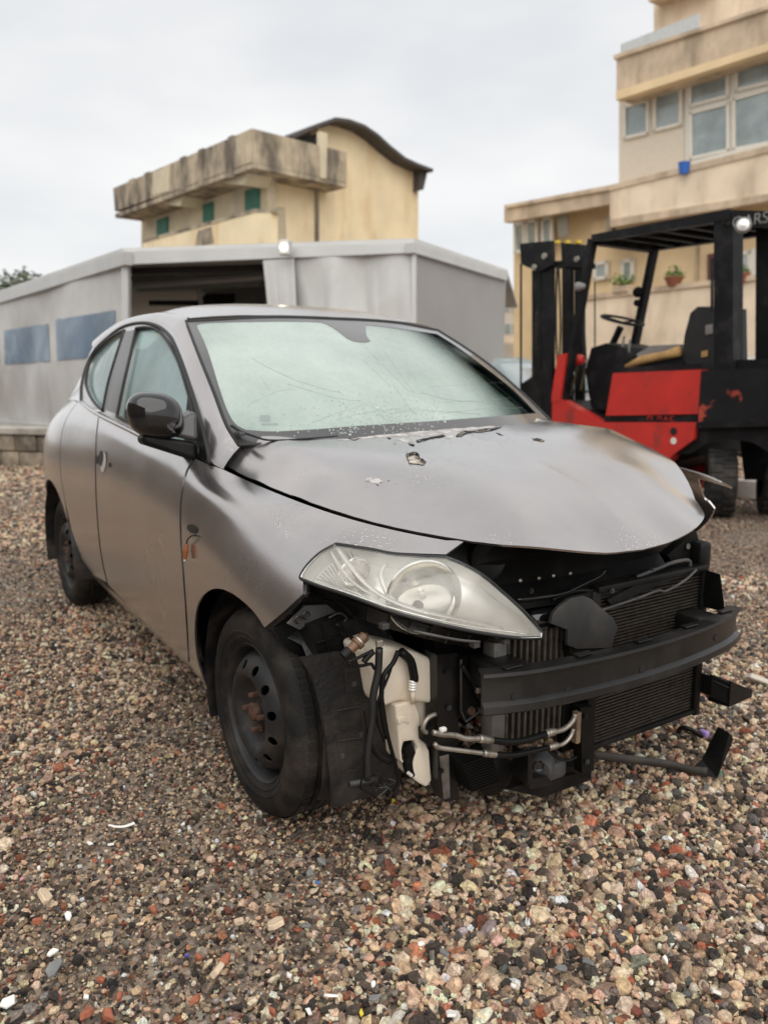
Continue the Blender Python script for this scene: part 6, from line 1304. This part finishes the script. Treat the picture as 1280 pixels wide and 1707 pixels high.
# mast
ms_ = empty('mast', (0, 0, 0), 0, fork)
fk('mast_upright', [(903, 420), (919, 418), (919, 830), (903, 830)], .02, .05, FBL, ms_); fk('mast_upright', [(886, 430), (901, 428), (901, 830), (886, 830)], -.01, .04, FBL, ms_)
fk('mast_upright', [(936, 418), (951, 416), (951, 830), (936, 830)], -.5, .05, FBL, ms_); fk('mast_upright', [(957, 420), (970, 418), (970, 830), (957, 830)], -.52, .05, FBL, ms_)
fk('mast_head', [(866, 406), (918, 401), (919, 442), (900, 452), (880, 446), (868, 440)], .06, .05, FBL, ms_); fk('mast_head', [(934, 404), (974, 408), (976, 436), (960, 446), (936, 442)], -.48, .12, FBL, ms_); fk('mast_crosshead', [(905, 436), (940, 434), (940, 443), (905, 445)], 0, .45, FBL, ms_)
bar('chain', (868, 440), (868, 800), .05, .05, .012, STEEL, ms_, 6); bar('chain', (991, 470), (991, 800), -.60, -.60, .008, STEEL, ms_, 6); fk('carriage', [(868, 640), (905, 615), (905, 830), (868, 830)], .02, .35, FBL, ms_)
for u, v, o_ in ((907, 427, .065), (890, 446, .065), (961, 432, -.47)): MB().lathe([(0, .012), (.03, .01), (.034, 0)], FK.p(u, v, o_), FK.n, 14).build('mast_pin', ALU, ms_, 60)
YT = mat('yellow_tip', (.55, .38, .02), rough=.6)
for u in (929, 946, 964): MB().lathe([(0, .03), (.03, .03), (.035, 0), (0, 0)], FK.p(u, 406, -.5), (0, 0, 1), 10).build('yellow_cap', YT, ms_, 40)
stk_ = fk('mast_sticker', [(887, 494), (900, 493), (900, 614), (887, 614)], -.015, .004, WFR, ms_)
for i, (a, b) in enumerate((((928, 440), (932, 660)), ((931, 445), (929, 660)), ((978, 450), (976, 600)))):
    A_, B_ = FK.p(*a, -.3), FK.p(*b, -.3); MB().tube(crv([A_, (A_+B_)/2+FK.d*.03*(-1)**i, B_], 8), .011, 6).build('hydraulic_hose', RUBBER, ms_, 180)
bar('guard_bolt', (1205, 372), (1206, 372), .01, .02, .018, STEEL, gd); bar('guard_bolt', (1212, 372), (1213, 372), .01, .02, .018, STEEL, gd); bar('grab_handle', (1186, 430), (1186, 520), .04, .04, .012, FBL, gd)
# rear wheels (turned), front wheels
def fork_wheel(name, px, off, r_, w_, rz, par=fork):
    c = FK.p(*px, off); c = np.array([c[0], c[1], r_]); ax = FK.n*math.cos(rz)+FK.d*math.sin(rz); wl = empty('forklift_wheel', c, 0, par)
    MB().lathe([(r_*.55, w_/2), (r_*.9, w_/2), (r_*.97, w_*.42), (r_*.97, -w_*.42), (r_*.9, -w_/2), (r_*.55, -w_/2)], (0, 0, 0), ax, 40).build('tyre', TYRE, wl, 40)
    MB().lathe([(0, w_*.3), (r_*.2, w_*.3), (r_*.25, w_*.18), (r_*.5, w_*.2), (r_*.56, w_*.48), (r_*.56, -w_*.48)], (0, 0, 0), ax, 24).build('rim', FBL, wl, 40); mb = MB(); e1_ = np.cross(ax, [0, 0, 1]); e1_ /= np.linalg.norm(e1_)
    for k in range(22):
        a = 2*math.pi*k/22
        for sd_ in (-1, 1):
            a2 = a+sd_*.07; rd = math.cos(a2)*e1_+math.sin(a2)*np.array([0, 0, 1]); tg = np.cross(ax, rd); mb.box(rd*r_*.975+ax*sd_*w_*.24, (r_*.13, w_*.46, r_*.05), np.stack([tg, ax, rd], 1), .004)
    o = mb.build('tread_lugs', TYRE, wl); o['kind'] = 'stuff'; return wl
fork_wheel('w', (1200, 800), -.10, .285, .22, R(52)); fork_wheel('w', (1290, 800), -.6, .285, .22, R(52)); fork_wheel('w', (985, 800), -.15, .33, .24, 0); fork_wheel('w', (1075, 790), -.75, .33, .24, 0)
st = MB().lathe([(0, .002), (.03, .002), (.03, 0)], FK.p(1122, 735, .02), FK.n, 20).build('round_sticker', WFR, fork); MB().lathe([(0, .003), (.033, .003), (.033, 0)], FK.p(1122, 719, .018), FK.n, 16).build('round_hole', RUBBER, fork)
def text(name, s, px, off, h, m, par, rot=0.):
    cu = bpy.data.curves.new(name, 'FONT'); cu.body = s; cu.size = h; cu.extrude = .001; cu.align_x = 'CENTER'; cu.align_y = 'CENTER'
    tmp = bpy.data.objects.new(name, cu); me_ = tmp.to_mesh().copy(); tmp.to_mesh_clear(); bpy.data.objects.remove(tmp)
    X_ = -FK.d if (-FK.d)@RT > 0 else FK.d; Z_ = np.array([0, 0, 1.])
    if rot: X_, Z_ = Z_, -X_
    o = bpy.data.objects.new(name, me_); col.objects.link(o); me_.materials.append(m); p_ = FK.p(*px, off); M_ = np.stack([X_, Z_, FK.n], 1)
    o.matrix_world = Matrix([[*M_[i], p_[i]] for i in range(3)]+[[0, 0, 0, 1]]); mw = o.matrix_world.copy(); me_.transform(mw); o.matrix_world = Matrix(); o.parent = par; return o
text('strip_lettering', 'PY  M A C', (1100, 697), -.008, .065, RED, ns); text('board_lettering', 'OARSC', (1258, 366), .004, .12, GREYF, rs); text('mast_lettering', 'MONTINI', (893.5, 545), -.011, .075, GREYF, stk_, 1)
under(fork)
for g in (gd, ms_): g.location = -fork.location
for ch in fork.children:
    if ch.name.startswith('forklift_wheel'): ch.location = ch.location-fork.location
# ================================================================== parked cars beyond
def parked(u, v, d_, head, colr, label, S=1.):
    b = dep(u, v, d_); b[2] = 0; o = empty('parked_car', b, head); tag(o, label, 'car'); pm = mat('parked_paint', colr, rough=.25, var=.05, coat=.6, metal=.2)
    def loft(secs, name, m):
        V = []; 
        for x, hw, z0, z1 in secs:
            for t in range(9):
                a = math.pi*t/8; V.append((x, -hw*math.cos(a)/max(abs(math.cos(a)), abs(math.sin(a)))**.75 if False else hw*(-1 if t < 4 else 1 if t > 4 else 0)*min(1, abs(t-4)/3)**.6, z0+(z1-z0)*(1-(abs(t-4)/4)**3.2)))
        k_ = 9; F = [(i*k_+j, i*k_+j+1, (i+1)*k_+j+1, (i+1)*k_+j) for i in range(len(secs)-1) for j in range(k_-1)]+[tuple(range(k_)), tuple(range((len(secs)-1)*k_, len(secs)*k_))[::-1]]
        return MB().add(V, F).build(name, m, o, 50)
    loft([(-1.95, .70, .3, .62), (-1.85, .80, .25, .9), (-1.2, .84, .22, 1.0), (0, .85, .2, 1.0), (.9, .84, .2, .98), (1.4, .82, .22, .88), (1.85, .74, .25, .72), (1.95, .62, .3, .55)], 'body', pm)
    loft([(-1.8, .62, .92, .98), (-1.5, .66, .95, 1.36), (-.9, .66, .95, 1.46), (0, .66, .95, 1.45), (.35, .66, .95, 1.36), (1.0, .68, .94, .98)], 'glasshouse', PANE)
    loft([(-1.45, .60, 1.32, 1.40), (-.9, .61, 1.36, 1.50), (0, .61, 1.36, 1.49), (.25, .58, 1.34, 1.42)], 'roof', pm)
    for x in (-1.2, 1.2):
        for s_ in (-1, 1):
            wl = empty('wheel', (x, s_*.74, .3), 0, o); MB().lathe([(.19, .09), (.27, .09), (.3, .06), (.3, -.06), (.27, -.09), (.19, -.09)], (0, 0, 0), (0, s_, 0), 24).build('tyre', TYRE, wl, 40); MB().lathe([(0, .06), (.17, .05), (.2, .085)], (0, 0, 0), (0, s_, 0), 20).build('rim', ALU, wl, 40)
    for s_ in (-1, 1): MB().box((1.78, s_*.58, .68), (.2, .24, .12), None, .04).build('headlight', CHROME, o, 40)
parked(838, 720, 13.5, math.atan2(*(-(FW*1.)[[1, 0]]))+R(35), (.42, .47, .46), 'pale silver-green parked car in front of the distant house')
parked(1095, 700, 12.5, math.atan2(*(-(FW*1.)[[1, 0]]))+R(75), (.20, .19, .19), 'dark grey parked car seen through the forklift cab')
parked(1262, 700, 13., math.atan2(*(-(FW*1.)[[1, 0]]))+R(20), (.6, .58, .55), 'white parked car behind the forklift rear post')
# ================================================================== loose pieces lying on the gravel
def shard(name, px, size_px, thick, m, label, cat, group, z=.012, aspect=.6, seed=0, tilt=.25):
    b = at(px[0], px[1], 2, z); r = np.random.default_rng(int(px[0]*7+px[1])+seed); s_ = size_px/FPX*((b-CAM)@FW)*.5
    k_ = r.integers(4, 7); an = np.sort(r.uniform(0, 6.28, k_)+np.arange(k_)*.01); an = 2*math.pi*(np.arange(k_)+r.uniform(-.3, .3, k_))/k_; rr = r.uniform(.7, 1.1, k_)
    P = [(s_*q*math.cos(a), s_*aspect*q*math.sin(a), 0) for a, q in zip(an, rr)]; bm = bmesh.new(); f = bm.faces.new([bm.verts.new(p) for p in P]); e = bmesh.ops.extrude_face_region(bm, geom=[f])
    for v in e['geom']:
        if isinstance(v, bmesh.types.BMVert): v.co = Vector((v.co.x*.93, v.co.y*.93, thick))
    bmesh.ops.recalc_face_normals(bm, faces=bm.faces); bmesh.ops.bevel(bm, geom=list(bm.edges), offset=thick*.18, segments=1, affect='EDGES')
    me_ = bpy.data.meshes.new(name); bm.to_mesh(me_); bm.free(); me_.materials.append(m); o = bpy.data.objects.new(name, me_); col.objects.link(o)
    o.location = b; o.rotation_euler = (r.normal(0, tilt), r.normal(0, tilt), r.uniform(0, 6.28)); return tag(o, label, cat, group)
WT = mat('white_glazed_tile', (.84, .82, .77), rough=.25, var=.05); BK = mat('broken_brick', (.36, .12, .065), rough=.85, var=.25, vs=50, bump=.3, bs=150); SL = mat('grey_slate', (.20, .20, .195), rough=.6, var=.2, vs=40); LM = mat('cream_limestone', (.66, .51, .36), rough=.8, var=.15, vs=40, bump=.3, bs=120)
for p, s_ in [((150, 1407), 16), ((185, 1409), 13), ((133, 1446), 18), ((115, 1527), 24), ((87, 1590), 26), ((145, 1664), 16), ((552, 1662), 28), ((515, 1687), 22), ((482, 1627), 18), ((622, 1641), 16), ((15, 1670), 42), ((305, 1375), 11), ((752, 1692), 36), ((1192, 1655), 26), ((1085, 1640), 16), ((1107, 1600), 20), ((855, 1645), 16), ((700, 1575), 18), ((1032, 1515), 17), ((1116, 1400), 14), ((890, 1484), 11), ((66, 1448), 12)]:
    shard('tile_shard', p, s_, .005, WT, 'small white tile shard lying on the gravel', 'tile shard', 'white tile shards in the gravel')
for p, s_ in [((62, 1540), 22), ((145, 1695), 40), ((180, 1696), 36), ((375, 1602), 34), ((332, 1600), 20), ((257, 1520), 24), ((200, 1665), 22), ((1167, 1580), 24), ((1052, 1555), 20), ((922, 1590), 20), ((1030, 1312), 22), ((455, 1690), 24), ((327, 1672), 26), ((235, 1362), 14), ((370, 1347), 18), ((880, 1530), 14)]:
    shard('brick_fragment', p, s_, .013, BK, 'red broken brick fragment lying on the gravel', 'brick piece', 'brick fragments in the gravel', aspect=.55)
for p, s_ in [((90, 1617), 44), ((535, 1435), 24), ((517, 1455), 28), ((935, 1615), 26), ((740, 1590), 28), ((980, 1605), 28), ((625, 1665), 34), ((510, 1545), 22)]:
    shard('slate_piece', p, s_, .006, SL, 'flat grey slate piece lying on the gravel', 'slate piece', 'slate pieces in the gravel')
for p, s_ in [((462, 1542), 38), ((1010, 1482), 26), ((802, 1592), 28), ((1065, 1552), 20), ((400, 1540), 26), ((75, 1497), 34), ((365, 1622), 36)]:
    shard('limestone_chip', p, s_, .012, LM, 'large cream limestone chip lying on the gravel', 'stone chip', 'limestone chips in the gravel', aspect=.75)
for p, s_, c_, lb in [((823, 1321), 17, (.02, .55, .10), 'bright green plastic scrap under the car bumper area'), ((655, 1335), 12, (.65, .55, .08), 'tiny yellow plastic scrap below the washer tank'), ((1196, 1288), 26, (.06, .30, .24), 'teal plastic scrap beside the trailing trim flap'), ((530, 1473), 13, (.08, .20, .45), 'blue plastic chip on the gravel in front of the tyre'), ((313, 1595), 9, (.08, .08, .5), 'small violet-blue bead lying among the gravel'), ((603, 1690), 16, (.75, .60, .05), 'yellow plastic chip lying among the gravel'), ((38, 1466), 10, (.55, .25, .28), 'pink plastic chip among the gravel')]:
    shard('plastic_scrap', p, s_, .006, mat('scrap', c_, rough=.35, var=.05), lb, 'plastic scrap', None, z=.014)
sp = crv([at(u, v, 2, .016) for u, v in [(182, 1375), (195, 1378), (210, 1377), (224, 1372)]], 4); o = MB().tube(sp, np.linspace(.0035, .006, len(sp)), 8, flat=.5).build('plastic_strip', WT, None, 60); tag(o, 'curved white plastic strip on the gravel beside the front wheel', 'plastic strip')
o = empty('cable_end', at(1140, 1220, 2, .01)); tag(o, 'broken black cable with a violet connector on the gravel', 'cable')
b0 = np.array(o.location); MB().tube(crv([at(u, v, 2, z)-b0 for u, v, z in [(1130, 1222, .012), (1134, 1214, .03), (1145, 1214, .035), (1156, 1219, .025), (1172, 1228, .012)]], 5), .008, 8).build('cable_sheath', BLACK, o, 180); MB().box(at(1173, 1222, 2, .022)-b0, (.03, .022, .018), None, .004).build('violet_plug', mat('violet_plastic', (.36, .24, .55), rough=.5), o, 40)
o = shard('white_slab', (1265, 1138), 55, .02, mat('pale_slab', (.62, .56, .48), rough=.8), 'pale broken slab lying on the gravel beyond the bumper beam', 'slab', None, z=.01)
tag(shard('pale_block', (1165, 812), 10, .02, LM, 'x', 'y', None), 'placeholder', 'x') if False else None
# pale block under the forklift
pb_ = at(1245, 830, 2, .0); o = MB().box((0, 0, .09), (.30, .2, .18), Matrix.Rotation(.5, 3, 'Z'), .02).build('concrete_block', mat('pale_concrete', (.55, .50, .46), rough=.85, var=.1), None, 40); o.location = pb_; tag(o, 'pale concrete block on the ground behind the forklift rear wheel', 'block')
